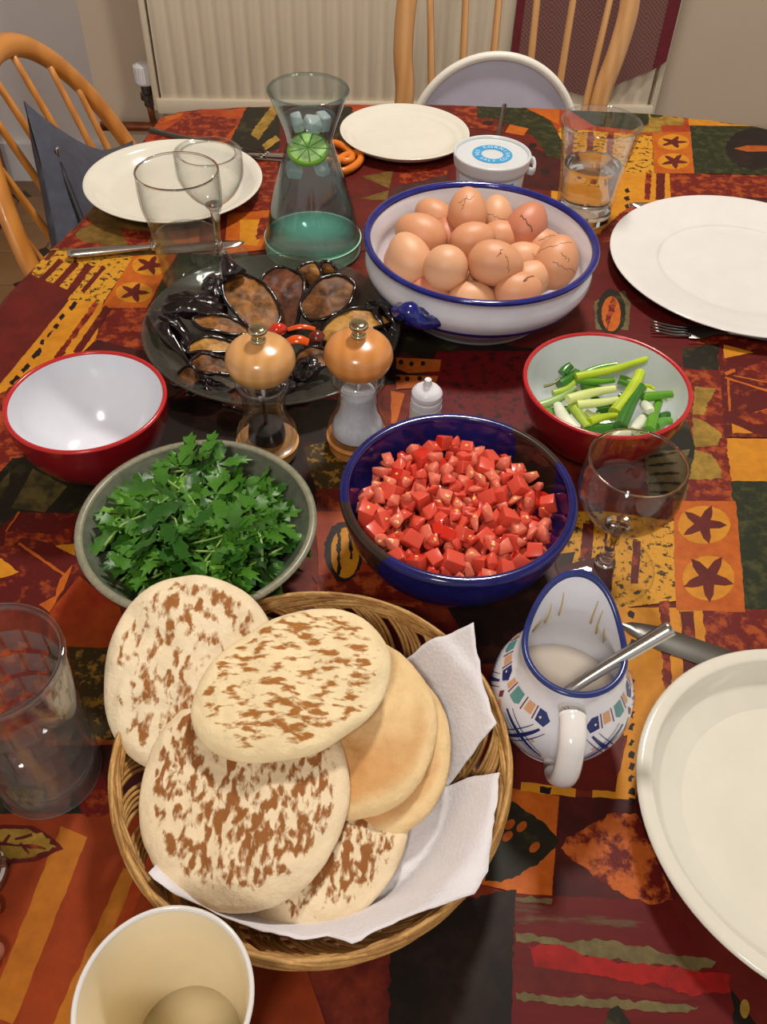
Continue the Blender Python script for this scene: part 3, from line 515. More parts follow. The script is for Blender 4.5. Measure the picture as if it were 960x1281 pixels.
 (0,1,[(14.4,149.3),(31.6,168.6),(83.3,180.3),(76,106.6),(13.6,104.2)]),
 (19,1,[(83.2,178.1),(175,177.6),(203.1,147),(190.1,110.9),(76,106.6)]),
 (5,2,[(83,176.1),(103.2,176.3),(102.9,173.7),(82.9,174)]),
 (5,2,[(81.7,157.1),(96.8,156.3),(111.7,153.3),(127.1,155.5),(150.5,152.8),(165,149.4),(188.2,147.4),(185.4,144.3),(171.6,139.5),(168.4,144.6),(149,143.8),(138.6,145.4),(117.4,147.5),(105.1,152.6),(81.4,153)]),
 (15,2,[(87.7,151.3),(105,152),(117.4,147.1),(142.7,144.5),(168.2,143.6),(180.6,142.2),(195.2,140.8),(193.3,133),(173.8,130),(157.7,133.5),(137.1,136.2),(112.1,138.4),(91,139.5)]),
 (7,2,[(80.5,141.1),(101.6,140),(128.7,136.2),(157.6,132.6),(173.5,128.5),(156.5,126.9),(127.7,129.5),(79.6,128.6)]),
 (5,3,[(79.5,127.6),(100.3,127.1),(127.3,126.7),(152.3,126.7),(174.8,124.8),(167.9,121.8),(143.2,122.1),(118.5,122.6),(97.9,123.3),(79.3,124.8)]),
 (2,4,[(122.2,111.9),(126.4,120.2),(132,123.5),(136.6,119.3),(138.5,112.5)]),
 (0,1,[(195.7,160.8),(230.6,138.3),(222.9,112.2),(190.1,110.9)]),
 (11,2,[(201,125.1),(200.5,123.7),(199.8,122.5),(199,121.5),(198.2,120.8),(197.3,120.5),(196.6,120.7),(196.1,121.3),(195.8,122.3),(195.7,123.5),(196,124.9),(196.4,126.3),(197.1,127.6),(197.9,128.6),(198.8,129.3),(199.6,129.5),(200.3,129.3),(200.9,128.7),(201.2,127.7),(201.2,126.5)]),
 (7,1,[(169.4,176.5),(309.1,298.3),(247.6,113.1),(206.5,111.5)]),
 (16,1,[(-359.6,557.1),(-333,602.4),(-236.6,505.5),(-294.2,501.9),(-320.2,446.9)]),
 (2,1,[(-320.2,446.9),(-305.9,507.8),(-287.5,511.8),(-223.3,478.8),(-228,448.2),(-280.6,446.8),(-282.7,408.6),(-298,385)]),
 (10,2,[(-285.3,496.6),(-252.2,478.2),(-261.7,449.9),(-288.5,452.3)]),
 (10,2,[(-305.9,478.2),(-302.6,493.8),(-298.4,477),(-301,463.6)]),
 (8,1,[(-281.6,448.7),(-222.4,450.6),(-219.1,420.1),(-221.9,385.6),(-230.1,354.4),(-289.2,364.3),(-304.7,407.9)]),
 (16,2,[(-284.8,428.4),(-251.5,427.3),(-235,437.4),(-234.3,410.4),(-248.9,418.4),(-270.6,423.1),(-280.2,407.8)]),
 (22,3,[(-243.9,416.5),(-230.1,419.5),(-226.8,407.2)]),
 (22,3,[(-302.7,402.2),(-279.4,401.8),(-262.2,389.6),(-272.4,384.2),(-294.3,378.8)]),
 (12,3,[(-271.8,416),(-229.8,388.2),(-229.2,390.4),(-271.3,418.3)]),
 (12,3,[(-284.1,427.9),(-280.4,448.3),(-281.7,449.2),(-285.4,428.8)]),
 (12,3,[(-226.3,399.4),(-225.7,379.9),(-230.5,355.7),(-239.7,361.7),(-230.5,370.2),(-231.5,385)]),
 (17,1,[(-218.3,389.5),(-182.8,362.6),(-169.2,328.4),(-223.4,328.1),(-230.5,355.9)]),
 (24,1,[(-225.3,327.4),(-161.4,329.3),(-146.3,261.6),(-201.8,258.9)]),
 (13,2,[(-204.8,258.8),(-146.5,262.4),(-145.5,258.2),(-203.7,255.1)]),
 (3,1,[(-203.7,255.1),(-136.1,257.8),(-126.4,211.9),(-187.8,211.4)]),
 (16,1,[(-289.1,329.9),(-224,330.1),(-197.4,256.9),(-259,248.6)]),
 (16,2,[(-172.3,219.2),(-165.7,239.8),(-147.1,213),(-166.2,210.7)]),
 (2,1,[(-262,256.6),(-198.2,259.6),(-167.7,211.1),(-240.7,199.3)]),
 (20,1,[(-253.8,209.2),(-67.8,217.6),(-12,96.3),(-254,87.2)]),
 (21,2,[(-179.5,205.1),(-189.3,107.6),(-174.4,103.5),(-162.5,199.6)]),
 (21,2,[(-137.7,183),(-155.8,99.3),(-147.1,96.5),(-127.8,179.4)]),
 (17,2,[(-128.1,196.2),(-142.8,99.2),(-136.4,97.5),(-120.8,194)]),
 (21,2,[(-110.9,198),(-125.9,100.6),(-113.9,97.6),(-97.1,194)]),
 (8,3,[(-222.7,202.3),(-211.8,204.3),(-195.9,204.6),(-184.3,199.6),(-174.3,192.1),(-182.2,187.5),(-188.2,184),(-201.8,182.4),(-215.9,182.5)]),
 (11,4,[(-222,200.3),(-211.1,202.3),(-196,202.3),(-185.4,198.4),(-178.3,192.6),(-184.2,189.5),(-189.7,186.5),(-202.7,185),(-216.9,185.3)]),
 (8,5,[(-210.9,192.5),(-184,190.8),(-184.3,192.6),(-211.3,194.3)]),
 (8,5,[(-202.8,195),(-193.8,198.3),(-194.8,200.1),(-203.8,196.7)]),
 (8,5,[(-200.2,193.2),(-192.9,187.8),(-192,189.1),(-199.4,194.5)]),
 (8,5,[(-208.5,192.2),(-206.2,198.1),(-208,199.1),(-210.3,193.2)]),
 (0,2,[(-216.6,182.9),(-203,182.6),(-201.4,173.8),(-211.8,169)]),  # dark shadow by the small glass, painted black on the cloth
 (1,1,[(-215.5,588.2),(-206.2,611.2),(156.4,636.2),(153.8,684.6),(-39.8,722.8),(-141.8,663.3),(-241.4,524.4),(-223.3,478.8),(-50.1,463),(-29.3,538),(-39.9,600.1)]),
 (18,2,[(45,679.3),(161.6,685.2),(147.2,549.3),(11.1,540.6),(14,571.4)]),
 (2,2,[(0.3,699.1),(70,697.7),(61.8,678),(8.5,674.1)]),
 (13,3,[(5.4,665),(47.8,664.2),(46.4,647),(17.5,641.3),(5.8,647.9)]),
 (13,3,[(6,638.6),(45.2,639.5),(40.4,624.6),(6.5,616.9)]),
 (0,4,[(12.5,657.8),(12.4,656.7),(12.1,655.6),(11.6,654.8),(11,654.2),(10.3,654),(9.6,654.1),(9,654.6),(8.5,655.4),(8.1,656.4),(8,657.5),(8.1,658.6),(8.4,659.7),(8.9,660.5),(9.5,661.1),(10.2,661.3),(10.9,661.2),(11.5,660.7),(12,659.9),(12.4,658.9)]),
 (0,4,[(22.3,655.9),(22.2,654.7),(21.9,653.7),(21.4,652.9),(20.8,652.3),(20.1,652.1),(19.4,652.2),(18.8,652.7),(18.3,653.4),(18,654.4),(17.9,655.5),(18,656.7),(18.3,657.7),(18.7,658.6),(19.4,659.1),(20.1,659.3),(20.8,659.2),(21.4,658.7),(21.9,658),(22.2,657)]),
 (0,4,[(33.1,657.4),(33,656.2),(32.7,655.2),(32.2,654.4),(31.5,653.8),(30.8,653.6),(30.2,653.7),(29.5,654.2),(29,655),(28.7,655.9),(28.6,657.1),(28.7,658.2),(29,659.2),(29.5,660.1),(30.1,660.7),(30.8,660.9),(31.5,660.7),(32.2,660.3),(32.7,659.5),(33,658.5)]),
 (0,4,[(10.1,633.4),(10.1,632.3),(9.8,631.3),(9.3,630.5),(8.7,630),(8,629.8),(7.3,629.9),(6.7,630.3),(6.2,631.1),(5.9,632),(5.7,633.1),(5.8,634.2),(6.1,635.2),(6.6,636),(7.2,636.5),(7.9,636.8),(8.6,636.6),(9.2,636.2),(9.7,635.4),(10,634.5)]),
 (0,4,[(18.6,633.3),(18.5,632.2),(18.2,631.2),(17.8,630.4),(17.1,629.8),(16.5,629.6),(15.8,629.7),(15.2,630.2),(14.7,630.9),(14.4,631.9),(14.2,633),(14.3,634),(14.6,635),(15.1,635.9),(15.7,636.4),(16.4,636.6),(17.1,636.5),(17.7,636),(18.2,635.3),(18.5,634.3)]),
 (0,4,[(30.1,634.8),(30,633.7),(29.7,632.7),(29.2,631.9),(28.6,631.4),(27.9,631.1),(27.2,631.3),(26.6,631.7),(26.1,632.5),(25.8,633.4),(25.7,634.5),(25.8,635.6),(26.1,636.6),(26.6,637.4),(27.2,637.9),(27.9,638.2),(28.6,638),(29.2,637.6),(29.7,636.8),(30,635.9)]),
 (12,3,[(2,614.8),(14.5,612.2),(7.5,570.9),(3.2,570.6)]),
 (11,2,[(-64.8,521.1),(-39.7,542.3),(-32.3,499.6),(-55.8,493.6)]),
 (24,2,[(-69.5,535.4),(-36.9,552.5),(-29.8,490.7),(-55.3,487.3)]),
 (16,1,[(-55.8,493.6),(-27.1,500),(-21,447.9),(-46.1,414.4)]),
 (17,1,[(-53.2,462.9),(-0,466),(25.8,373.9),(-43.3,380.9)]),
 (0,2,[(-14.3,424),(-14.6,414.8),(-16.2,406.6),(-19,400.1),(-22.7,395.8),(-26.9,394.2),(-31.3,395.3),(-35.5,399.1),(-39.1,405.3),(-41.7,413.3),(-43.1,422.4),(-43.1,431.7),(-41.7,440.4),(-39,447.5),(-35.2,452.2),(-30.7,454),(-26,452.7),(-21.6,448.5),(-18,441.8),(-15.5,433.3)]),
 (22,3,[(-16.7,422.3),(-16.8,414.6),(-18,407.6),(-20,402.2),(-22.7,398.6),(-25.9,397.2),(-29.3,398.2),(-32.4,401.5),(-35.1,406.7),(-37.1,413.4),(-38.2,421.1),(-38.3,428.9),(-37.2,436.1),(-35.2,442),(-32.4,445.9),(-29,447.4),(-25.5,446.3),(-22.3,442.8),(-19.5,437.2),(-17.6,430.1)]),
 (0,4,[(-35.2,447.1),(-32,399.9),(-29.6,400),(-32.7,447.2)]),
 (0,4,[(-26.3,443.4),(-23.5,415.6),(-21.1,415.9),(-23.9,443.7)]),
 (16,1,[(-50.7,398.8),(-4,405.2),(37.2,374.5),(-43.5,383)]),
 (1,1,[(2,401.8),(147,433.2),(118.6,331.7),(69.5,329.1),(48.6,375.1)]),  # shadow in front of the tomato bowl, painted as dark ink
]
NAP_A = [(0.0093, 0.3044), (0.0325, 0.3099), (0.0576, 0.3137), (0.0626, 0.2829), (0.0696, 0.2524), (0.0579, 0.2423), (0.0442, 0.2305), (0.0158, 0.2334), (-0.0129, 0.2498), (-0.0157, 0.2997)]
NAP_B = [(0.0396, 0.2328), (0.0547, 0.2281), (0.0704, 0.2227), (0.0653, 0.1945), (0.0611, 0.1685), (0.053, 0.1567), (0.0344, 0.1501), (0.0166, 0.1448), (0.0051, 0.1384), (-0.0062, 0.1312), (-0.0182, 0.1375), (-0.0296, 0.1344), (-0.0498, 0.1377), (-0.098, 0.1531), (-0.1095, 0.1603), (-0.1015, 0.1929), (-0.0641, 0.2372), (-0.0084, 0.2553)]

# ------------------------------------------------------------------ setting: walls, floor, radiator
wa = math.radians(4.1); WD = Vector((math.cos(wa), math.sin(wa), 0)); WN = Vector((math.sin(wa), -math.cos(wa), 0))   # along the wall, out of the wall
W0 = Vector((0, 2.183, 0))                                               # a point of the chimney breast's face (x = 0)
def wp(s, out, z): return W0+WD*s+WN*out+Vector((0, 0, z))
FZ = -.74
def slab(name, p, q, thick, z0, z1, mat):
    p, q = Vector(p), Vector(q); d = (q-p).normalized(); n = Vector((-d.y, d.x, 0))*thick
    bm = prism([(p.x, p.y), (q.x, q.y), (q.x+n.x, q.y+n.y), (p.x+n.x, p.y+n.y)], z0, z1)
    return tag(mk(name, bm, mat, smooth=False), kind='structure')
a, b = wp(-.735, 0, 0), wp(2.2, 0, 0)
slab('wall_back', a, b, .40, FZ, 1.75, 'wall_paint')
c0, c1 = wp(-2.2, -.33, 0), wp(-.735, -.33, 0)
slab('wall_alcove', c0, c1, .10, FZ, 1.75, 'alcove_paint')
slab('wall_left', (-2.05, -1.6, 0), (-2.05, 2.36, 0), .1, FZ, 1.75, 'alcove_paint')
tag(mk('ceiling', box((.1, .5, 1.80), (4.5, 4.4, .08)), 'wall_paint', smooth=False), kind='structure')
fl = tag(mk('floor', box((.1, .5, FZ-.02), (4.6, 4.6, .04)), 'floor_vinyl', smooth=False), kind='structure')
tile_me = tile_ins = None
for i in range(7):
    for j in range(9):
        x, y = -1.30+i*.15, 1.05+j*.15
        if tile_me is None:
            t = mk('tile', bevel(box((0, 0, 0), (.146, .146, .006)), .002, 1), 'tile_light', fl, smooth=False); tile_me = t.data
            s = mk('tile_inset', bevel(box((0, 0, 0), (.042, .042, .009)), .001, 1), 'tile_dark', fl, smooth=False); tile_ins = s.data
        else:
            t = link(bpy.data.objects.new('tile', tile_me), fl); s = link(bpy.data.objects.new('tile_inset', tile_ins), fl)
        t.location = (x, y, FZ+.001); s.location = (x+.075, y+.075, FZ+.0012); s.rotation_euler = (0, 0, PI/4)
sk = [wp(-.735, 0, 0), wp(2.2, 0, 0)]
slab('baseboard_back', sk[0]+WN*.015, sk[1]+WN*.015, .015, FZ, FZ+.11, 'plastic_white')
slab('baseboard_alcove', c0+WN*.015, c1+WN*.015, .015, FZ, FZ+.11, 'plastic_white')

# heating pipe along the wall
pt = thing('heating_pipe', 'painted brown heating pipe running along the wall below the radiator valve', 'pipe', wp(-.66, .03, -.428))
def L_(o, v): return Vector(v)-o.location
mk('pipe', tube([L_(pt, wp(-.73, .028, -.428)), L_(pt, wp(-.60, .028, -.428)), L_(pt, wp(1.2, .028, -.428))], .011, 10), 'copper', pt)
# radiator: pressed panel of vertical flutes
R0, R1, RZ0, RZ1, RD = -.572, .588, -.362, .26, .075
rad = thing('radiator', 'cream panel radiator with vertical flutes on the back wall', 'radiator', wp(.0, .03, RZ0))
rad.rotation_euler = (0, 0, wa)
bm = bmesh.new(); rows = []
prof = []
s = R0+.012
while s < R1-.012:
    for k, d in ((0, 0), (.004, 0), (.010, .0075), (.022, .0075), (.028, 0)): prof.append((s+k, d))
    s += .0335
prof = [p for p in prof if p[0] < R1-.008]
for z, f in ((.030, 0), (.036, 0), (.05, 1), (RZ1-RZ0-.05, 1), (RZ1-RZ0-.036, 0), (RZ1-RZ0-.03, 0)):
    rows.append([bm.verts.new((x, -RD-d*f, z)) for x, d in prof])
for a_, b_ in zip(rows, rows[1:]):
    for i in range(len(a_)-1): bm.faces.new((a_[i], a_[i+1], b_[i+1], b_[i]))
mk('fluted_panel', bm, 'radiator_paint', rad, smooth=True, auto=35)
H = RZ1-RZ0
mk('bottom_rail', bevel(box(((R0+R1)/2, -RD-.001, .016), (R1-R0, .016, .034)), .005), 'radiator_paint', rad, auto=40)
mk('top_rail', bevel(box(((R0+R1)/2, -RD-.001, H-.016), (R1-R0, .016, .034)), .005), 'radiator_paint', rad, auto=40)
for x in (R0, R1): mk('side_rail', bevel(box((x, -RD+.012, H/2), (.014, .032, H-.01)), .004), 'radiator_paint', rad, auto=40)
mk('back_panel', box(((R0+R1)/2, -.018, H/2), (R1-R0-.05, .012, H-.06)), 'radiator_paint', rad, smooth=False)
for x in (R0+.18, R1-.18): mk('bracket', box((x, -.02, H/2), (.03, .06, H*.7)), 'radiator_paint', rad, smooth=False)
vv = wp(-.597, .07, -.30)
vt = thing('radiator_valve', 'white ribbed valve knob on copper pipe at left end of the radiator', 'valve', vv)
bm = bmesh.new()
for i in range(14):
    t = 2*PI*i/14; box((.0205*math.cos(t), .0205*math.sin(t), .012), (.005, .005, .034), bm, rot=Matrix.Rotation(t, 3, 'Z'))
lathe(sm([(0, .034), (.012, .034), (.019, .030), (.021, .02), (.021, -.006), (.018, -.010), (0, -.010)], 3), 24, bm=bm)
mk('knob', bm, 'plastic_white', vt, auto=40)
mk('valve_body', lathe([(0, -.008), (.013, -.008), (.013, -.03), (.017, -.032), (.017, -.045), (.011, -.048), (.011, -.06), (0, -.06)], 16), 'steel_dark', vt, auto=40)
mk('elbow', tube([(0, 0, -.038), (.02, 0, -.04), (.045, .004, -.04)], .010, 10), 'steel_dark', vt)
mk('tail_pipe', tube([(0, 0, -.055), (0, .01, -.10), (-.002, .035, -.128)], .008, 10), 'copper', vt)

# checked towel over the radiator
tw = thing('tea_towel', 'dark red checked towel with red border hung over the radiator', 'towel', wp(.44, .124, -.24)); tw.rotation_euler = (0, 0, wa)
def towel_sheet(x0, x1, bm, lift=0, mi=0, zlow=None):
    nx, nz = 24, 24; g = []
    for i in range(nx+1):
        u = i/nx; x = x0+(x1-x0)*u; col = []
        zb = zlow(x)
        for j in range(nz+1):
            z = zb+(.52-zb)*j/nz
            y = -.003*math.sin(x*42+1)-.003*math.sin(x*19+z*6)-lift
            col.append(bm.verts.new((x, y, z)))
        g.append(col)
    for i in range(nx):
        for j in range(nz):
            f = bm.faces.new((g[i][j], g[i+1][j], g[i+1][j+1], g[i][j+1])); f.material_index = mi
def zl(x): return -.03+(-.028*min(1, max(0, (x+.19)/.17)) if x < 0 else -.028+max(0, x-.02)*.62)+ .006*math.sin(x*40)
bm = bmesh.new(); towel_sheet(-.195, .125, bm, zlow=zl); mk('checked_cloth', bm, 'towel', tw)
for bx0, bx1 in ((-.210, -.192), (.118, .145)):
    bm = bmesh.new(); towel_sheet(bx0, bx1, bm, .001, zlow=zl); mk('border', bm, 'towel_border', tw)

# wooden cabinet in the alcove
cb = thing('cabinet', 'brown wooden cabinet standing in the alcove behind the left chair', 'cabinet', (-1.36, 2.16, FZ))
mk('body', bevel(box((0, 0, .21), (.50, .40, .34)), .004, 1), 'cabinet_wood', cb, smooth=False)
mk('plinth', box((0, .005, .02), (.46, .36, .04)), 'tile_dark', cb, smooth=False)
mk('top', bevel(box((0, -.005, .388), (.52, .42, .018)), .004, 1), 'cabinet_wood', cb, smooth=False)
for sx in (-.122, .122):
    d = mk('door', bevel(box((sx, -.206, .21), (.235, .014, .32)), .004, 1), 'cabinet_wood', cb, smooth=False)
    mk('knob', lathe(sm([(0, .02), (.008, .018), (.01, .012), (.005, .004), (.005, 0), (0, 0)], 3), 16, fn=lambda v, s=sx: Vector((s*.25+v.x, -.213-v.z, .23+v.y))), 'brass', d)

# ------------------------------------------------------------------ table and cloth
OUTP = [(-.3277, 1.1461), (-.3200, 1.175), (-.2943, 1.198), (-.245, 1.212), (-.18, 1.226), (-.09, 1.240), (-.0027, 1.250), (.11, 1.2565), (.2222, 1.2575), (.335, 1.2555), (.43, 1.242), (.5041, 1.2222), (.62, 1.17), (.70, 1.08), (.745, .95),
        (.75, .75), (.72, .4), (.68, 0), (.65, -.2), (.58, -.30), (.1, -.34), (-.40, -.32), (-.52, -.26), (-.535, -.12), (-.495, .1), (-.455, .32), (-.424, .5257), (-.3913, .7348), (-.3718, .8306), (-.3564, .9006), (-.3397, 1.0193)]
op = [Vector((x, y, 0)) for x, y in OUTP]; n_ = len(op)
OUT = []
for i in range(n_):
    p0, p1, p2, p3 = op[i-1], op[i], op[(i+1) % n_], op[(i+2) % n_]
    for k in range(8):
        t = k/8; OUT.append(.5*((2*p1)+(p2-p0)*t+(2*p0-5*p1+4*p2-p3)*t*t+(3*p1-p0-3*p2+p3)*t**3))
OA = np.array([(p.x, p.y) for p in OUT])[::-1]           # anticlockwise
TN = np.roll(OA, -1, 0)-np.roll(OA, 1, 0); TN = np.stack([TN[:, 1], -TN[:, 0]], 1); TN /= np.linalg.norm(TN, axis=1)[:, None]
RR = .009; OA = OA-TN*RR                                  # flat part ends here; the cloth rolls over from it
def drape(d, h):
    """distance past the flat edge -> (outward, z)"""
    if d <= 0: return d, h
    q = d/RR
    if q < PI/2: return (RR+h)*math.sin(q), -RR+(RR+h)*math.cos(q)
    return RR+h, -RR-(d-RR*PI/2)
def on_cloth(x, y, h):
    w = np.array((x, y))-OA; i = int(np.argmin((w**2).sum(1)))
    best = None
    for j in (i-1, i):
        p, q = OA[j], OA[(j+1) % len(OA)]; e = q-p; t = min(1, max(0, ((np.array((x, y))-p)@e)/(e@e))); c = p+e*t
        dd = (np.array((x, y))-c)
        if best is None or dd@dd < best[0]:
            nn = TN[j]*(1-t)+TN[(j+1) % len(OA)]*t; best = (dd@dd, c, nn/np.linalg.norm(nn), dd)
    d = math.sqrt(best[0])*(1 if best[3]@best[2] > 0 else -1)
    if d <= 0: return Vector((x, y, h))
    o, z = drape(min(d, .06), h); c = best[1]+best[2]*o
    return Vector((c[0], c[1], z))
cl = bmesh.new(); rings = []
for d in (0, .0035, .007, .0105, .0141, .03, .07, .12, .18):
    o, z = drape(d, 0); row = []
    for i in range(len(OA)):
        wv = max(0, d-.03)/.15*.018*math.sin(i*.42); p = OA[i]+TN[i]*(o+wv)
        row.append(cl.verts.new((p[0], p[1], z-.0006)))
    rings.append(row)
cl.faces.new(rings[0])
for a_, b_ in zip(rings, rings[1:]):
    for i in range(len(OA)): cl.faces.new((a_[i], b_[i], b_[(i+1) % len(OA)], a_[(i+1) % len(OA)]))
bmesh.ops.triangulate(cl, faces=[f for f in cl.faces if len(f.verts) > 4])
cloth = mk('tablecloth', cl, 'cloth_base')
tag(cloth, 'patchwork print oilcloth in orange, maroon, yellow and dark green covering the table', 'tablecloth')
RAGGED = ('greyol', 'red', 'leafmot', 'redmot', 'oliveyel', 'black', 'blackol')
pb = bmesh.new(); LAY = .00009
for pi_, (mi, lay, poly) in enumerate(PATCHES):
    P = [Vector((x/1000, y/1000, 0)) for x, y in poly]; Q = []
    for i in range(len(P)):
        p, q = P[i], P[(i+1) % len(P)]; L = (q-p).length; k = max(1, int(L/(.0022 if PATCH_KINDS[mi] in RAGGED else .004)))
        nv = Vector((-(q-p).y, (q-p).x, 0)).normalized()
        for j in range(k):
            c = p+(q-p)*(j/k)
            Q.append(c+(nv*(2.2 if PATCH_KINDS[mi] in RAGGED else 1)*(.0007*N3(c, 160, lay)+.0006*N3(c, 520, lay+3)) if L > .0025 else Vector()))
    far = any(((np.array((v.x, v.y))-OA)*TN).sum(1)[int(np.argmin(((np.array((v.x, v.y))-OA)**2).sum(1)))] > -.004 for v in Q)
    tb = bmesh.new()
    vs = [tb.verts.new(v) for v in Q]
    try: tb.faces.new(vs)
    except ValueError: tb.free(); continue
    bmesh.ops.recalc_face_normals(tb, faces=tb.faces[:])
    if far:
        xs = [v.x for v in Q]; ys = [v.y for v in Q]
        for lo, hi, ax in ((min(xs), max(xs), Vector((1, 0, 0))), (min(ys), max(ys), Vector((0, 1, 0)))):
            t = math.ceil(lo/.012)*.012
            while t < hi:
                bmesh.ops.bisect_plane(tb, geom=tb.verts[:]+tb.edges[:]+tb.faces[:], plane_co=ax*t, plane_no=ax); t += .012
    bmesh.ops.triangulate(tb, faces=tb.faces[:])
    h = lay*LAY+pi_*2e-7
    mp = {}
    for v in tb.verts: mp[v] = pb.verts.new(on_cloth(v.co.x, v.co.y, h) if far else (v.co.x, v.co.y, h))
    for f in tb.faces:
        vv_ = [mp[v] for v in f.verts]
        if f.normal.z < 0: vv_.reverse()
        g = pb.faces.new(vv_); g.material_index = mi
    tb.free()
me = bpy.data.meshes.new('printed_pattern'); pb.to_mesh(me); pb.free()
tag(mkm('printed_pattern', me, ['ink_'+k for k in PATCH_KINDS], cloth, smooth=False), kind='stuff')
tb_ = thing('dining_table', 'wooden dining table hidden under the patchwork tablecloth', 'table', (.12, .5, FZ))
top = [(p[0]-n[0]*.003-.12, p[1]-n[1]*.003-.5) for p, n in zip(OA[::3], TN[::3])]
mk('tabletop', prism(top, -FZ-.032, -FZ-.0035), 'table_wood', tb_, smooth=False)
for x, y in ((-.40, -.62), (.38, -.62), (-.27, .48), (.40, .48)):
    mk('leg', tube([(x, y, 0), (x, y, .35), (x, y, -FZ-.033)], lambda t: .022+.012*t, 14), 'table_wood', tb_, auto=50)

# ------------------------------------------------------------------ chairs
def spindle_chair(name, label, hoop_pts, spind, seat_c, seat_r, legs, mat, flat=.72, back_up=(0, 0, 1)):
    t = thing(name, label, 'chair', (seat_c[0], seat_c[1], FZ), group=None)
    o = t.location
    mk('back_hoop', tube([Vector(p)-o for p in hoop_pts], .0165, 12, upv=back_up, flat=flat), mat, t)
    for a_, b_ in spind:
        a_, b_ = Vector(a_)-o, Vector(b_)-o
        mk('spindle', tube([a_.lerp(b_, k/8) for k in range(9)], lambda q: .0072-.0022*q, 8), mat, t)
    bm = lathe(sm([(0, .028), (.16, .024), (.205, .028), (.222, .018), (.215, .004), (.18, 0), (0, 0)], 3), 40)
    for v in bm.verts: v.co = Vector((v.co.x*seat_r[0]/.22, v.co.y*seat_r[1]/.22, v.co.z+seat_c[2]-FZ-.028))
    mk('seat', bm, mat, t)
    for lx, ly in legs:
        mk('leg', tube([(lx*.72, ly*.72, seat_c[2]-FZ-.02), (lx*.9, ly*.9, .2), (lx, ly, 0)], lambda q: .0175-.006*q, 10), mat, t)
    for (ax, ay), (bx, by) in ((legs[0], legs[2]), (legs[1], legs[3])):
        mk('stretcher', tube([(ax*.9, ay*.9, .2), ((ax+bx)*.45, (ay+by)*.45, .2), (bx*.9, by*.9, .2)], .009, 8), mat, t)
    return t
ZS = -.29
# left chair, back plane leaning away from the table
def lx(z): return -.44-.38*(z-ZS)
hp = []
for k in range(41):
    a = PI*k/40; z = ZS+.328*math.sin(a)
    hp.append((lx(z), 1.26+.253*math.cos(a), z))
sp = []
for ty, by in ((1.055, 1.075), (1.105, 1.13), (1.165, 1.185), (1.225, 1.235), (1.306, 1.29), (1.392, 1.35), (1.44, 1.40)):
    zt = ZS+.328*math.sqrt(max(0, 1-((ty-1.26)/.253)**2)); sp.append(((lx(ZS), by, ZS), (lx(zt), ty, zt)))
spindle_chair('spindle_back_chair', 'honey wood spindle back chair on the left with a dark cushion', hp, sp, (-.285, 1.26, ZS), (.195, .225), [(-.19, -.2), (-.19, .2), (.19, -.2), (.19, .2)], 'chair_wood', back_up=(1, 0, .3))
# far chair
def fy(z): return 1.5+.25*(z-ZS)
hp = []
fp = [(-.022, -.29), (-.006, -.2), (.005, -.11), (-.001, -.04), (.003, .04), (.02, .12), (.06, .19), (.12, .232), (.182, .245), (.244, .232), (.304, .19), (.345, .12), (.364, .045), (.358, -.022), (.340, -.103), (.338, -.2), (.345, -.29)]
for p in spline([(x, fy(z), z) for x, z in fp], 5): hp.append(p)
sp = []
for xt, xb in ((.030, .068), (.091, .110), (.151, .152), (.211, .218), (.277, .262), (.340, .300)):
    zt = .245-.245*((xt-.182)/.182)**2*.55 if True else 0
    zt = {0.030: .142, .091: .213, .151: .239, .211: .239, .277: .210, .340: .128}[xt]
    sp.append(((xb, fy(ZS), ZS), (xt, fy(zt), zt)))
spindle_chair('spindle_back_chair', 'pale wood spindle back chair at the far end with a white booster seat', hp, sp, (.165, 1.33, ZS), (.22, .21), [(-.19, -.19), (-.19, .19), (.19, -.19), (.19, .19)], 'chair_wood_back', back_up=(0, 1, 0))
# booster seat on the far chair
bs = thing('booster_seat', 'white rounded booster seat standing on the far spindle back chair', 'booster seat', (.152, 1.40, ZS-.009))
def dshape(R, z0, n=36): return [(R*math.cos(PI*k/n), z0+R*.98*math.sin(PI*k/n)) for k in range(n+1)]
def dplate(pts, y0, y1, slope=.1):
    bm = bmesh.new(); a = [bm.verts.new((x, y0+slope*z, z)) for x, z in pts]; b = [bm.verts.new((x, y1+slope*z, z)) for x, z in pts]; n = len(pts)
    bm.faces.new(a); bm.faces.new(b[::-1])
    for i in range(n): bm.faces.new((a[i], b[i], b[(i+1) % n], a[(i+1) % n]))
    return bm
pts = [(.134, .03)]+dshape(.134, .168)+[(-.134, .03)]
mk('back_panel', dplate(pts, .014, .024), 'booster_panel', bs, smooth=False)
mk('rim', tube([(x, .012+.1*z, z) for x, z in pts], .0065, 10, upv=(0, 1, 0)), 'booster_rim', bs)
mk('seat_pan', bevel(box((0, -.06, .03), (.25, .16, .05)), .012, 3), 'booster_rim', bs)
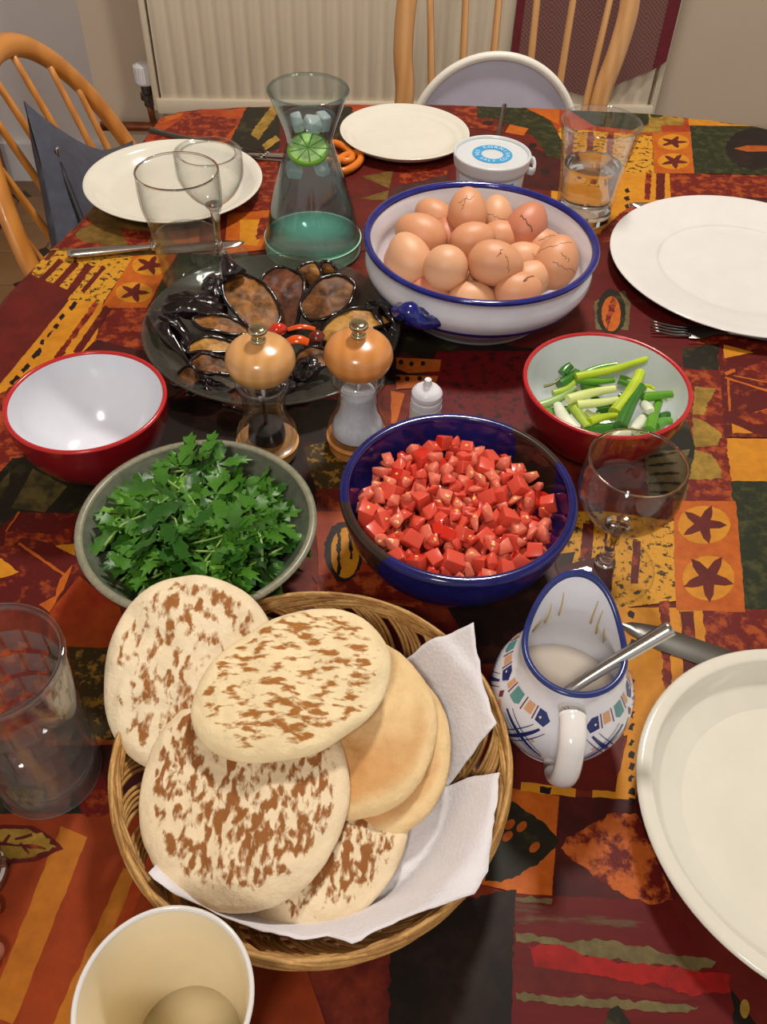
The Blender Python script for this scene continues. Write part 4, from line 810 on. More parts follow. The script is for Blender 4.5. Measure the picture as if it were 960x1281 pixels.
# cushion against the left chair's back
cu = thing('cushion', 'dark slate blue cushion leaning on the left chair back', 'cushion', (-.40, 1.26, ZS+.03))
ca, cb_, cc = Vector((-.504, 1.178, .010)), Vector((-.455, 1.455, -.165)), Vector((-.455, 1.03, -.150))
cc = cc+(cc-ca)*.72; cdn = cb_+(cc-ca)*.9
bm = bmesh.new(); nrm = (cb_-ca).cross(cc-ca).normalized()
if nrm.x < 0: nrm = -nrm
for side in (1, -1):
    g = []
    for i in range(21):
        row = []
        for j in range(21):
            u, v = i/20, j/20; p = ca*(1-u)*(1-v)+cb_*u*(1-v)+cc*(1-u)*v+cdn*u*v
            e = (16*u*(1-u)*v*(1-v))**.5
            pin = .028*(math.sin(PI*u)*(1 if v < .5 else -1)*abs(1-2*v)**3); pin2 = .03*(math.sin(PI*v)*(1 if u < .5 else -1)*abs(1-2*u)**3)
            p = p+(cc-ca).normalized()*pin*1.3+(cb_-ca).normalized()*pin2*.4
            row.append(bm.verts.new(p+nrm*side*(.042*e+.004*N3(p, 14, side))-cu.location))
        g.append(row)
    for i in range(20):
        for j in range(20): bm.faces.new((g[i][j], g[i+1][j], g[i+1][j+1], g[i][j+1]) if side > 0 else (g[i][j], g[i][j+1], g[i+1][j+1], g[i+1][j]))
bmesh.ops.remove_doubles(bm, verts=bm.verts[:], dist=.0004)
mk('cover', bm, 'cushion_cloth', cu)
za_, zb_ = Vector((-.470, 1.150, -.062)), Vector((-.440, 1.094, -.130))
zd = (zb_-za_)
zz = mk('zip', tube([za_+zd*(k/8)*1.9+nrm*(.004+.012*k/8)-cu.location for k in range(9)], .0042, 8), 'zip_dark', cu)
mk('zip_pull', bevel(box((0, 0, 0), (.004, .008, .020)), .0015), 'steel', zz, loc=za_+nrm*.007-zd*.12-cu.location)

# ------------------------------------------------------------------ plates
def plate(name, label, loc, R, H, foot, well, well_z, mat, lip=.0018, upturn=0, group=None):
    pr = [(0, .0025), (foot-.004, .0025), (foot-.002, 0), (foot+.001, 0), (foot+.003, .0025), (well, well_z*.55), (R*.9, H-.0045-upturn), (R-.001, H-lip), (R, H), (R-.0025, H+.0003)]
    inn = [(R*.9, H-.0022-upturn), (well+.004, well_z+.0018+ (H-well_z)*.08), (well-.004, well_z), (well*.6, well_z-.0008), (0, well_z-.001)]
    o = mk(name, lathe(sm(pr, 4)+sm(inn, 5), 96), mat)
    o.location = loc
    return tag(o, label, 'plate', group)
plate('dinner_plate', 'white wide-rimmed dinner plate at the right edge above the fork', (.372, .8399, 0), .1411, .017, .075, .088, .0065, 'white_glaze')
plate('side_plate', 'cream white plate at the far left behind the half full beer glass', (-.260, .962, 0), .102, .019, .062, .077, .0045, 'cream_glaze', upturn=.0005)
plate('side_plate', 'small round white plate at the far edge between carafe and salt tub', (.006, 1.125, 0), .0835, .0155, .052, .064, .0055, 'cream_glaze', upturn=.0035)
R = .1095
o = mk('deep_plate', lathe(sm([(0, .003), (.064, .003), (.066, 0), (.070, 0), (.072, .003), (.09, .012), (.104, .021), (R-.001, .0245), (R, .0265), (R-.0015, .028)], 4)
       +sm([(R-.004, .0283), (R-.009, .0270), (.0985, .022), (.092, .013), (.084, .0072), (.07, .0055), (0, .005)], 5), 96), 'cream_glaze')
o.location = (.2631, .2236, 0); tag(o, 'large white deep plate with thick rounded rim at the bottom right corner', 'plate')

# ------------------------------------------------------------------ bowls
def bowl(name, label, loc, R, H, foot, shell, lining, rim=None, th=.0035, p=.5, bulge=0, fh=.006, group=None):
    t = thing(name, label, 'bowl', loc, group=group)
    n = 14
    def ro(q): return foot+(R-foot)*(q**p)+bulge*math.sin(PI*q)
    outp = [(0, .0018), (foot-.003, .0018), (foot-.0015, 0), (foot, 0), (foot+.0004, fh)]+[(ro(k/n), fh+(H-fh-.002)*k/n) for k in range(1, n+1)]
    mk('shell', lathe(outp, 72), shell, t)
    inp = [(max(ro(k/n)-th, .001), fh+th+(H-fh-th-.002)*k/n) for k in range(n, 0, -1)]+[(foot*.7, fh+th*.9), (0, fh+th*.8)]
    mk('lining', lathe(inp, 72), lining, t)
    mk('rim', lathe([(R, H-.0022), (R-.0002, H-.0008), (R-th*.5, H), (R-th+.0002, H-.0008), (R-th, H-.0022)], 72), rim or shell, t)
    return t
bowl('noodle_bowl', 'empty red bowl with white lining at the left edge', (-.2294, .505, 0), .0605, .070, .026, 'red_shell', 'lining_white', 'red_rim', p=.62, bulge=.006)
onion_bowl = bowl('noodle_bowl', 'red bowl with pale blue lining holding the cut spring onions', (.174, .5545, 0), .0672, .069, .028, 'red_shell', 'lining_blue', 'red_rim', p=.62, bulge=.006)
bowl('stoneware_bowl', 'grey green stoneware bowl full of parsley', (-.125, .391, 0), .0804, .065, .036, 'stoneware', 'stoneware', 'stoneware_rim', th=.0055, p=.8, bulge=.001)
# blue tomato bowl with brown dipped panels
tbw = thing('glazed_bowl', 'cobalt blue bowl with brown dipped rim patches full of diced tomato', 'bowl', (.0512, .4218, 0))
R, H, foot, th = .0814, .073, .040, .0055
def panel(v):
    a = math.degrees(math.atan2(v.y, v.x)) % 360
    w = 4*math.sin(v.z*90)
    return (22+w < a < 56+w and v.z > .02) or (190+w < a < 232+w and v.z > .016)
def mat_by(bm, fn):
    for f in bm.faces: f.material_index = 1 if fn(f.calc_center_median()) else 0
    return bm
n = 18
def ro(q): return foot+(R-foot)*q**.62+.006*math.sin(PI*q)
mk('shell', mat_by(lathe([(0, .002), (foot-.004, .002), (foot-.002, 0), (foot, 0), (foot, .005)]+[(ro(k/n), .005+(H-.010)*k/n) for k in range(1, n+1)], 180), panel), ['cobalt_bowl', 'brown_glaze'], tbw)
mk('lining', mat_by(lathe([(ro(k/n)-th, .011+(H-.016)*k/n) for k in range(n, 0, -1)]+[(foot*.7, .0105), (0, .010)], 180), panel), ['cobalt_bowl', 'brown_glaze'], tbw)
mk('rim', mat_by(lathe(sm([(R+.0002, H-.0062), (R+.0012, H-.0035), (R, H-.0008), (R-.003, H), (R-.0055, H-.001), (R-th, H-.005)], 4), 180), panel), ['cobalt_bowl', 'brown_glaze'], tbw)
# white and blue egg bowl
eb = thing('serving_bowl', 'white earthenware bowl with blue rim and blue lug handles full of boiled eggs', 'bowl', (.0820, .763, 0))
R, H = .1123, .072
mk('body', lathe(sm([(0, .003), (.066, .003), (.069, 0), (.073, 0), (.0755, .004), (.086, .014), (.0945, .022), (.1045, .033), (.1100, .043), (.1106, .050), (.1085, .057), (.1078, .063), (R-.002, H-.003)], 5), 96), 'blue_white_glaze', eb)
mk('lining', lathe(sm([(R-.006, H-.003), (.1035, .062), (.1005, .053), (.0995, .042), (.091, .028), (.078, .015), (.05, .009), (0, .008)], 5), 96), 'blue_white_glaze', eb)
mk('rim', lathe(sm([(R-.0022, H-.0035), (R+.0005, H-.002), (R+.0003, H+.0012), (R-.003, H+.0018), (R-.006, H), (R-.0062, H-.003)], 4), 96), 'cobalt', eb)
mk('painted_band', lathe([(.1030, .0298), (.1042, .0312), (.1056, .0330), (.1064, .0344), (.1062, .0350)], 96), 'cobalt', eb)
for ang in (math.radians(-123), math.radians(57)):
    bm = bmesh.new(); rows = []
    P = spline([(.102, -.019, .042), (.116, -.0145, .046), (.121, -.006, .050), (.123, 0, .056), (.121, .006, .050), (.116, .0145, .046), (.102, .019, .042)], 5)
    tube(P, lambda q: .0066+.0034*math.sin(PI*q), 12, bm, flat=.8, upv=(0, 0, 1))
    tube(spline([(.104, -.009, .042), (.116, 0, .046), (.104, .009, .042)], 6), .010, 10, bm, upv=(0, 0, 1))
    for v in bm.verts: v.co = Matrix.Rotation(ang, 3, 'Z') @ v.co
    mk('handle', bm, 'cobalt', eb)
# dark glass aubergine plate
ap = mk('glass_plate', lathe(sm([(0, .003), (.05, .003), (.052, 0), (.056, 0), (.060, .003), (.085, .009), (.108, .018), (.1180, .0245), (.1188, .0265)], 4)+sm([(.1172, .0268), (.107, .0215), (.085, .0125), (.06, .0068), (0, .006)], 4), 96), 'smoke_glass')
ap.location = (-.1107, .675, 0); tag(ap, 'smoky dark glass plate holding the fried aubergine slices', 'plate')

# ------------------------------------------------------------------ glasses
def closed_wall(outer, th, floor):
    """outer profile bottom to top, inner follows at thickness th down to z = floor"""
    o = [(0, outer[0][1])]+outer
    i = [(max(r-th, .0005), z) for r, z in reversed(outer) if z > floor]+[(max([r for r, z in outer if z <= floor] or [outer[0][0]])-th, floor), (0, floor)]
    return o+i
def water_body(outer, th, z0, z1, gap=.0004):
    pr = [(0, z0)]
    zs = [z0+(z1-z0)*k/14 for k in range(15)]
    def rad(z):
        for (r0, a), (r1, b_) in zip(outer, outer[1:]):
            if a <= z <= b_: return r0+(r1-r0)*(z-a)/max(b_-a, 1e-6)
        return outer[-1][0]
    pr += [(rad(z)-th-gap, z) for z in zs]
    pr += [(rad(z1)-th-gap-.002, z1-.0005), (0, z1-.0005)]
    return pr
bgp = sm([(.0275, 0), (.0285, .003), (.0300, .03), (.0325, .06), (.0345, .078), (.0378, .092), (.0388, .106), (.0384, .125)], 5)
bg_ = thing('beer_glass', 'curved pint glass half full of water in front of the left plate', 'glass', (-.2030, .7650, 0))
mk('wall', lathe(closed_wall(bgp, .0016, .008), 64), 'clear', bg_)
mk('rim', lathe([(.0384, .1235), (.0386, .1245), (.0376, .1254), (.0368, .1245), (.0368, .1235)], 64), 'solid_glass', bg_)
mk('water', lathe(water_body(bgp, .0016, .0085, .060), 48), 'water_clear', bg_)
# faceted tumbler at the far right
tgp = sm([(.0300, 0), (.0312, .002), (.0318, .006), (.0345, .045), (.0385, .080), (.0415, .098), (.0436, .110)], 4)
tg = thing('tumbler', 'faceted tumbler half full of water behind the egg bowl', 'glass', (.2160, .9480, 0))
def facet(v):
    r = math.hypot(v.x, v.y)
    if r < .02 or v.z > .075: return v
    a = math.atan2(v.y, v.x); k = 2*PI/10; d = (a % k)-k/2
    w = min(1, (.078-v.z)/.012)*min(1, v.z/.008)
    return Vector((v.x, v.y, v.z))*1 if w <= 0 else Vector((v.x*(1-w*(1-math.cos(k/2)/math.cos(d))), v.y*(1-w*(1-math.cos(k/2)/math.cos(d))), v.z))
mk('wall', lathe(closed_wall(tgp, .0026, .012), 60, fn=facet), 'clear_thick', tg, auto=20)
mk('base', lathe([(0, .0004), (.029, .0004), (.0306, .003), (.031, .0115), (0, .0115)], 40), 'solid_glass', tg)
mk('rim', lathe([(.0430, .1075), (.0438, .1095), (.0426, .1110), (.0412, .1095), (.0408, .1075)], 60), 'clear_thick', tg)
mk('water', lathe(water_body(tgp, .0046, .0125, .064), 48), 'water', tg)
# empty tumbler with square facets at the lower left
lgp = sm([(.0290, 0), (.0303, .002), (.0308, .008), (.0330, .06), (.0352, .095), (.0365, .121)], 4)
lg = thing('tumbler', 'empty heavy-bottomed tumbler with cut squares at the lower left edge', 'glass', (-.1955, .2385, 0))
mk('wall', lathe(closed_wall(lgp, .0028, .013), 64), 'clear_thick', lg)
mk('base', lathe(sm([(0, .0004), (.028, .0004), (.0300, .002), (.0302, .0115), (.026, .0128), (0, .0124)], 3), 48), 'clear_base', lg, auto=40)
mk('base_ring', lathe([(.0303, .0135), (.0312, .0150), (.0312, .017), (.0309, .0185)], 64), 'clear_thick', lg)
bm = bmesh.new()
for ri in range(4):
    for k in range(16):
        a = 2*PI*(k+.5*(ri % 2))/16; z = .030+ri*.021; r = .0308+(.0365-.0308)*(z-.008)/.113-.0031
        Rm = Matrix.Rotation(a, 3, 'Z')
        q = [Rm @ Vector((r-(.0013 if i_ == 4 else 0), y, z+zz)) for i_, (y, zz) in enumerate(((-.0055, -.009), (.0055, -.009), (.0055, .009), (-.0055, .009), (0, 0)))]
        vs = [bm.verts.new(p) for p in q]
        for i in range(4): bm.faces.new((vs[i], vs[(i+1) % 4], vs[4]))
        bm.faces.new((vs[3], vs[2], vs[1], vs[0]))
tag(mk('cut_squares', bm, 'clear_base', lg, smooth=False), kind='stuff')
mk('rim', lathe(sm([(.0362, .1185), (.0367, .1205), (.0352, .1222), (.0335, .1205), (.0332, .1185)], 3), 64), 'clear_thick', lg)
# wine glasses
def wine(name, label, loc, rim_r, H, bow, zb, stem_r, base_r):
    t = thing(name, label, 'wine glass', loc)
    op_ = sm([(.002, zb), (.012, zb+.002), (bow*.72, zb+.013), (bow*.96, zb+.028), (bow, zb+.040), (bow*.975, zb+.054), (rim_r, H)], 6)
    prof = [(0, zb)]+op_+[(r-.0010, max(z, zb+.0012)) for r, z in op_[::-1]]+[(0, zb+.0014)]
    mk('bowl', lathe(prof, 64), 'clear', t)
    mk('rim', lathe([(rim_r+.0001, H-.001), (rim_r+.0004, H), (rim_r-.0005, H+.0005), (rim_r-.0012, H), (rim_r-.0010, H-.001)], 64), 'solid_glass', t)
    mk('stem', lathe(sm([(0, zb+.0008), (.009, zb-.001), (stem_r*1.5, zb-.007), (stem_r, zb-.02), (stem_r, .020), (stem_r*1.5, .014), (stem_r*1.6, .011), (stem_r*1.2, .008), (.008, .004), (0, .004)], 4), 24), 'solid_glass', t)
    mk('base', lathe(sm([(0, .0044), (.010, .0040), (base_r*.7, .0022), (base_r, .0012), (base_r, .0004), (base_r*.9, 0), (0, .0002)], 3), 56), 'clear', t)
    return t
wine('wine_glass', 'empty wine glass standing in front of the spring onion bowl', (.1672, .4215, 0), .0328, .107, .0350, .046, .0036, .0365)
wine('wine_glass', 'empty wine glass standing behind the pint glass by the left plate', (-.1870, .8290, 0), .0275, .112, .0335, .060, .0034, .0300)
# ------------------------------------------------------------------ carafe with iced water and lime
cf = thing('carafe', 'teal tinted glass carafe full of iced water with lime', 'carafe', (-.089, .853, 0))
cp = sm([(.0505, 0), (.0525, .003), (.0525, .012), (.0495, .022), (.043, .050), (.034, .082), (.0262, .106), (.0232, .117), (.0232, .122), (.0265, .134), (.033, .151), (.0392, .167)], 5)
mk('wall', lathe(closed_wall(cp, .0018, .017), 72), 'carafe_glass', cf)
mk('rim', lathe([(.0385, .1655), (.0394, .1668), (.0388, .1684), (.0374, .1672), (.0370, .1655)], 72), 'carafe_glass', cf)
mk('thick_base', lathe(sm([(0, .0006), (.047, .0006), (.0500, .003), (.0503, .012), (.048, .0164), (0, .0166)], 3), 56), 'carafe_base', cf, auto=40)
mk('water', lathe(water_body(cp, .0018, .0172, .141), 64), 'carafe_water', cf)
ls = thing('lime_slice', 'round lime slice floating in the carafe neck', 'lime', (-.0900, .8440, .1135))
Rl = Matrix.Rotation(math.radians(20), 3, 'X')
mk('rind', lathe(([(.0200, -.0025), (.0208, 0), (.0200, .0025), (.0186, .0025), (.0186, .0016), (0, .0016), (0, -.0016), (.0186, -.0016), (.0186, -.0025), (.0200, -.0025)]), 36, fn=lambda v: Rl @ v), 'lime_rind', ls)
for k in range(9):
    bm = bmesh.new()
    a0, a1 = 2*PI*k/9+.05, 2*PI*(k+1)/9-.05; pts = [(.0015*math.cos((a0+a1)/2), .0015*math.sin((a0+a1)/2))]+[(.0184*math.cos(a0+(a1-a0)*q/4), .0184*math.sin(a0+(a1-a0)*q/4)) for q in range(5)]
    prism(pts, -.0022, .0022, bm)
    for v in bm.verts: v.co = Rl @ v.co
    mk('segment', bm, 'lime_flesh', ls, smooth=False)
ice_spots = [(.004, -.006, .137, .4), (-.012, .004, .134, 1.2), (.013, .006, .135, 2.0), (.012, -.014, .098, .8), (-.016, -.010, .092, .3)]
ice0 = None
for i, (x, y, z, r) in enumerate(ice_spots):
    if ice0 is None:
        bm = bevel(box((0, 0, 0), (.016, .015, .011)), .0025, 2)
        for v in bm.verts: v.co += Vector((1, 1, 1))*.0008*N3(v.co, 200)
        ice0 = mk('ice_cube', bm, 'ice'); c = ice0
    else: c = copy_tree(ice0)
    c.location = (-.089+x, .853+y, z); c.rotation_euler = (r, r*.7, r*1.3)
    tag(c, ['ice cube floating at the front of the carafe mouth', 'ice cube floating at the left of the carafe mouth', 'ice cube floating at the right of the carafe mouth', 'ice cube below the lime slice on the right in the carafe', 'ice cube below the lime slice on the left in the carafe'][i], 'ice cube', 'ice cubes in the carafe')

# ------------------------------------------------------------------ mills
def mill(label, loc, head, fill, fz, lev):
    t = thing('spice_mill', label, 'mill', loc, group='wood topped spice mills')
    hd = mk('wooden_head', lathe(sm([(0, .0815), (.013, .0815), (.0175, .0832), (.0232, .0885), (.0264, .0955), (.0267, .1005), (.0245, .1075), (.019, .1130), (.010, .1163), (.004, .1172), (0, .1172)], 5), 48), head, t)
    mk('knob', lathe(sm([(0, .117), (.0052, .117), (.0056, .1195), (.0042, .1205), (.0036, .1215), (.0058, .1240), (.0072, .1268), (.0066, .1296), (.004, .1308), (0, .1311)], 4), 24), 'brass', t)
    pr = sm([(.0242, .014), (.0248, .018), (.0238, .026), (.0196, .036), (.0172, .048), (.0176, .060), (.0192, .069), (.0200, .0735)], 5)
    mk('glass_body', lathe([(0, .013)]+pr+[(r-.0028, max(z, .017)) for r, z in pr[::-1]]+[(0, .017)], 48), 'clear_thick', t)
    mk('collar', lathe(sm([(.0205, .0715), (.0214, .074), (.0208, .0765), (.0190, .0785), (.0150, .0790), (.0150, .0740)], 3), 40), 'clear_thick', t)
    mk('base', lathe(sm([(0, .0004), (.022, .0004), (.0242, .002), (.0246, .008), (.0240, .0125), (0, .0128)], 3), 40), head, t, auto=40)
    mk('spindle', lathe([(0, .018), (.0018, .018), (.0018, .078), (0, .078)], 10), 'steel', t)
    fp_ = [(0, .0178)]+[(r-.0036, max(z, .0178)) for r, z in pr if z < lev]
    rl = fp_[-1][0]
    if fz == 'peppercorns': fp_ = [(r*.72, z) for r, z in fp_]; rl *= .72
    mk(fz, lathe(fp_+[(rl*.96, lev), (rl*.5, lev+.0025), (0, lev+.001)], 32), fill, t)
    t.scale = (1, 1, .94)
    return t
mill('spice mill with pale wood head and dark peppercorns, left of the pair', (-.0985, .5310, 0), 'beech', 'pepper_corn', 'peppercorns', .030)
mill('spice mill with orange wood head and white salt, right of the pair', (-.0245, .5425, 0), 'beech_dark', 'salt', 'salt', .062)

# ------------------------------------------------------------------ small white nozzle bottle
nb = thing('nozzle_bottle', 'small bottle with white nozzle cap behind the blue tomato bowl', 'bottle', (.0310, .5510, 0)); nb.scale = (1.28, 1.28, 1.2)
mk('flask', lathe(sm([(0, .0003), (.009, .0003), (.0102, .002), (.0102, .028), (.0092, .034), (0, .034)], 3), 32), 'tub_plastic', nb, auto=40)
mk('cap', lathe(sm([(.0096, .0325), (.0099, .034), (.0099, .0385), (.0094, .0392), (.0094, .0398), (.0098, .0405), (.0098, .0435), (.0094, .0445), (.0075, .0470), (.0040, .0492), (.0026, .0510), (.0023, .0540), (.0020, .0548), (.0010, .0546), (0, .0540)], 3), 36), 'wax_white', nb, auto=50)

# ------------------------------------------------------------------ salt tub with lettering
st = thing('salt_tub', 'clear white plastic sea salt tub with blue lettered ring on the lid', 'tub', (.1058, .974, 0))
mk('body', lathe(sm([(0, .0004), (.035, .0004), (.0366, .002), (.0400, .045), (.0402, .048), (0, .048)], 3), 64), 'tub_plastic', st, auto=40)
mk('lid', lathe(sm([(.0405, .0445), (.0425, .0460), (.0432, .0500), (.0440, .0560), (.0443, .0592), (.0432, .0605), (.0418, .0600), (.0405, .0580), (.0385, .0575), (0, .0575)], 3), 72), 'tub_plastic', st, auto=50)
bm = tube(spline([(.042, .004, .052), (.0475, .004, .050), (.0495, -.001, .0455), (.0475, -.006, .042), (.0415, -.007, .044)], 4), .0021, 8, flat=2.2, upv=(0, 0, 1))
mk('tab', bm, 'tub_plastic', st)
bm = bmesh.new(); ri, ro_ = .0125, .0228; n = 64
for k in range(n):
    a, b_ = 2*PI*k/n, 2*PI*(k+1)/n
    bm.faces.new([bm.verts.new((r*math.cos(q), r*math.sin(q), .0579)) for r, q in ((ri, a), (ro_, a), (ro_, b_), (ri, b_))])
bmesh.ops.remove_doubles(bm, verts=bm.verts[:], dist=1e-5)
ring = mk('printed_ring', bm, 'blue_print', st, smooth=False)
def letters(words, bm):
    """words: (text, radius, centre angle deg, step deg, tops outward?, size)"""
    for text, r, ca, step, outw, size in words:
        for i, ch in enumerate(text):
            if ch == ' ': continue
            k = i-(len(text)-1)/2
            a = math.radians(ca-k*step if outw else ca+k*step)
            cu_ = bpy.data.curves.new('letter', 'FONT'); cu_.body = ch; cu_.size = size; cu_.align_x = 'CENTER'; cu_.align_y = 'CENTER'
            ob = bpy.data.objects.new('letter', cu_); COL.objects.link(ob)
            me_ = bpy.data.meshes.new_from_object(ob.evaluated_get(bpy.context.evaluated_depsgraph_get()))
            R3 = Matrix.Rotation(a-PI/2 if outw else a+PI/2, 3, 'Z')
            off = Vector((r*math.cos(a), r*math.sin(a), .05805))
            vs = [bm.verts.new(R3 @ Vector((v.co.x, v.co.y, 0))+off) for v in me_.vertices]
            for p in me_.polygons: bm.faces.new([vs[q] for q in p.vertices])
            bpy.data.objects.remove(ob); bpy.data.curves.remove(cu_); bpy.data.meshes.remove(me_)
    return bm
lt = mk('lettering', letters([('CORNISH', .0176, 52, 21, True, .0075), ('SEA SALT CO.', .0176, 248, 16.5, False, .0068)], bmesh.new()), 'label_white', ring, smooth=False)
bm = bmesh.new()
def band(bm, a0, a1, z0, z1, mi, n=20, off=.0003):
    def rr(z): return .0366+(.0400-.0366)*(z-.002)/.043+off
    for k in range(n):
        a, b_ = a0+(a1-a0)*k/n, a0+(a1-a0)*(k+1)/n
        f = bm.faces.new([bm.verts.new((rr(z)*math.cos(q), rr(z)*math.sin(q), z)) for q, z in ((a, z0), (b_, z0), (b_, z1), (a, z1))]); f.material_index = mi
band(bm, math.radians(205), math.radians(340), .008, .042, 0); band(bm, math.radians(238), math.radians(308), .012, .040, 1, off=.0006)
mk('label', bm, ['label_white', 'blue_print'], st, smooth=False)

# ------------------------------------------------------------------ mug at the front
mg = thing('mug', 'white cup with pale milky drink at the bottom left of the table', 'cup', (-.0831, .0961, 0))
mp_ = sm([(.0250, 0), (.0265, .002), (.0275, .010), (.0318, .046), (.0376, .092)], 4)
mk('wall', lathe([(0, .001)]+mp_, 72), 'white_glaze', mg)
mk('inside', lathe([(r-.0022, max(z, .006)) for r, z in mp_[::-1]]+[(0, .006)], 72), 'mug_inside', mg)
mk('rim', lathe(sm([(.0374, .0905), (.0378, .0920), (.0366, .0932), (.0354, .0920), (.0353, .0905)], 3), 72), 'white_glaze', mg)
mk('drink', lathe([(0, .012), (.0257, .012), (.0255, .0115), (.024, .007), (0, .007)], 48), 'tea', mg)

# ------------------------------------------------------------------ painted jug with spoon
JR = math.radians(-6)
jg = thing('jug', 'hand painted white jug with blue rim and cream sauce at the right', 'jug', (.1125, .2840, 0), JR)
jpf = sm([(.0255, 0), (.0275, .002), (.0285, .006), (.0350, .017), (.0405, .030), (.0427, .042), (.0412, .054), (.0362, .064), (.0318, .072), (.0300, .079), (.0303, .088)], 4)
def spout(v):
    r = math.hypot(v.x, v.y)
    if r < .012 or v.z < .052: return v
    d = math.atan2(v.y, v.x)-PI/2; d = (d+PI) % (2*PI)-PI
    s = math.exp(-(d/.78)**2); w = max(0, (v.z-.052)/.036)**1.5
    q = 1+.013*s*w/r*1.0
    return Vector((v.x*q*(1-.05*w*(1-s)*.4), v.y*q, v.z+.017*s*w-.002*w*(1-s)))
mk('body', lathe([(0, .002)]+jpf, 96, fn=spout), 'blue_white_glaze', jg)
ins = [(r-.0034, z) for r, z in jpf[::-1] if z > .006]+[(.02, .0055), (0, .0055)]
mk('inside', lathe(ins, 96, fn=spout), 'blue_white_glaze', jg)
mk('blue_rim', lathe(sm([(.0301, .0862), (.0306, .0872), (.0305, .0886), (.0289, .0894), (.0270, .0885), (.0269, .0872)], 3), 96, fn=spout), 'jug_blue', jg)
mk('handle', tube(spline([(0, -.0265, .0725), (0, -.040, .0785), (0, -.0530, .0755), (0, -.0610, .062), (0, -.0590, .045), (0, -.0480, .030), (0, -.0350, .027)], 6), lambda q: .0072+.0012*abs(q-.4), 14, flat=.62, upv=(0, -1, .4)), 'white_glaze', jg)
mk('sauce', lathe([(0, .0368), (.030, .0366), (.0378, .0372), (.0370, .033), (0, .033)], 48), 'sauce', jg)
# painted motifs lie on the glaze
def jr(z):
    for (r0, a), (r1, b_) in zip(jpf, jpf[1:]):
        if a <= z <= b_: return r0+(r1-r0)*(z-a)/max(b_-a, 1e-6)
    return jpf[-1][0]
def on_jug(a, s, off=.0003):
    """a = angle (deg, 0 at the handle, + to the right), s = height"""
    t = math.radians(a-90); s += .009; return spout(Vector(((jr(s)+off)*math.cos(t), (jr(s)+off)*math.sin(t), s)))
def motif(bm, poly):
    c = Vector((sum(p[0] for p in poly)/len(poly), sum(p[1] for p in poly)/len(poly), 0)); Q = []
    for i in range(len(poly)):
        p, q = poly[i], poly[(i+1) % len(poly)]
        for k in range(3): Q.append((p[0]+(q[0]-p[0])*k/3, p[1]+(q[1]-p[1])*k/3))
    m = bm.verts.new(on_jug(c.x, c.y, .00042)); V = [bm.verts.new(on_jug(*p)) for p in Q]
    for i in range(len(V)): bm.faces.new((m, V[i], V[(i+1) % len(V)]))
def quad(a0, a1, z0, z1): return [(a0, z0), (a1, z0), (a1, z1), (a0, z1)]
def stroke(bm, p, q, w, bend=0, n=12):
    """brush stroke laid on the glaze from p to q"""
    d = Vector(((q[0]-p[0])*.00072, q[1]-p[1])).normalized(); nn = Vector((-d.y, d.x)); row = None
    for k in range(n+1):
        t = k/n; a = p[0]+(q[0]-p[0])*t; s = p[1]+(q[1]-p[1])*t+bend*math.sin(PI*t); ww = w/2*(.55+.45*math.sin(PI*t))
        cur = [bm.verts.new(on_jug(a+nn.x*ww*e/.00072, s+nn.y*ww*e, .0004)) for e in (1, 0, -1)]
        if row:
            for e in (0, 1): bm.faces.new((row[e], cur[e], cur[e+1], row[e+1]))
        row = cur
def bar(p, q, w):
    k = 1.35/1000.; d = Vector(((q[0]-p[0])*.00072, q[1]-p[1])).normalized(); n = Vector((-d.y, d.x))*w/2
    return [(p[0]+n.x/.00072, p[1]+n.y), (q[0]+n.x/.00072, q[1]+n.y), (q[0]-n.x/.00072, q[1]-n.y), (p[0]-n.x/.00072, p[1]-n.y)]
B_ = {k: bmesh.new() for k in ('jug_blue', 'jug_orange', 'jug_teal', 'jug_maroon', 'white_glaze')}
for sgn in (1, -1):
    def mir(poly): return [(sgn*a, z) for a, z in poly]
    for rep in range(3):
        o_ = 16+rep*56
        motif(B_['jug_blue'], mir([(o_, .0555), (o_+4, .0510), (o_+13, .0525), (o_+13, .0600), (o_+6, .0595)]))
        motif(B_['white_glaze'], mir([(o_+7, .0553), (o_+9, .0540), (o_+11, .0553), (o_+9, .0566)]))
        motif(B_['jug_maroon'], mir(quad(o_+15, o_+16.3, .0520, .0605)))
        motif(B_['jug_orange'], mir(quad(o_+18, o_+26, .0535, .0600)))
        motif(B_['white_glaze'], mir(quad(o_+20.6, o_+23.4, .0556, .0580)))
        motif(B_['jug_maroon'], mir(quad(o_+28, o_+29.3, .0520, .0605)))
        motif(B_['jug_teal'], mir([(o_+32, .0535), (o_+36, .0515), (o_+44, .0520), (o_+44, .0600), (o_+33, .0600)]))
        motif(B_['white_glaze'], mir([(o_+36, .0553), (o_+38, .0542), (o_+40, .0553), (o_+38, .0566)]))
        motif(B_['jug_maroon'], mir(quad(o_+46.5, o_+47.8, .0520, .0605)))
        motif(B_['jug_orange'], mir(quad(o_+49, o_+54, .0535, .0600)))
        x0 = o_+4
        for (p, q, w) in (((x0-6, .0250), (x0+34, .0455), .0028), ((x0+2, .0490), (x0+28, .0210), .0027), ((x0-6, .0212), (x0+34, .0418), .0007), ((x0+8, .0500), (x0+33, .0228), .0007), ((x0-6, .0288), (x0+30, .0488), .0007), ((x0-3, .0478), (x0+23, .0198), .0007)):
            stroke(B_['jug_blue'], *mir([p, q]), w, .0012)
        stroke(B_['jug_orange'], *mir([(x0+36, .030), (x0+44, .044)]), .0046)
        stroke(B_['jug_teal'], *mir([(x0+36, .018), (x0+46, .026)]), .0030)
        motif(B_['jug_maroon'], mir([(x0+44, .047), (x0+47, .044), (x0+50, .047), (x0+47, .0505)]))
        motif(B_['jug_orange'], mir([(x0+2, .0385), (x0+4, .037), (x0+6, .0385), (x0+4, .040)]))
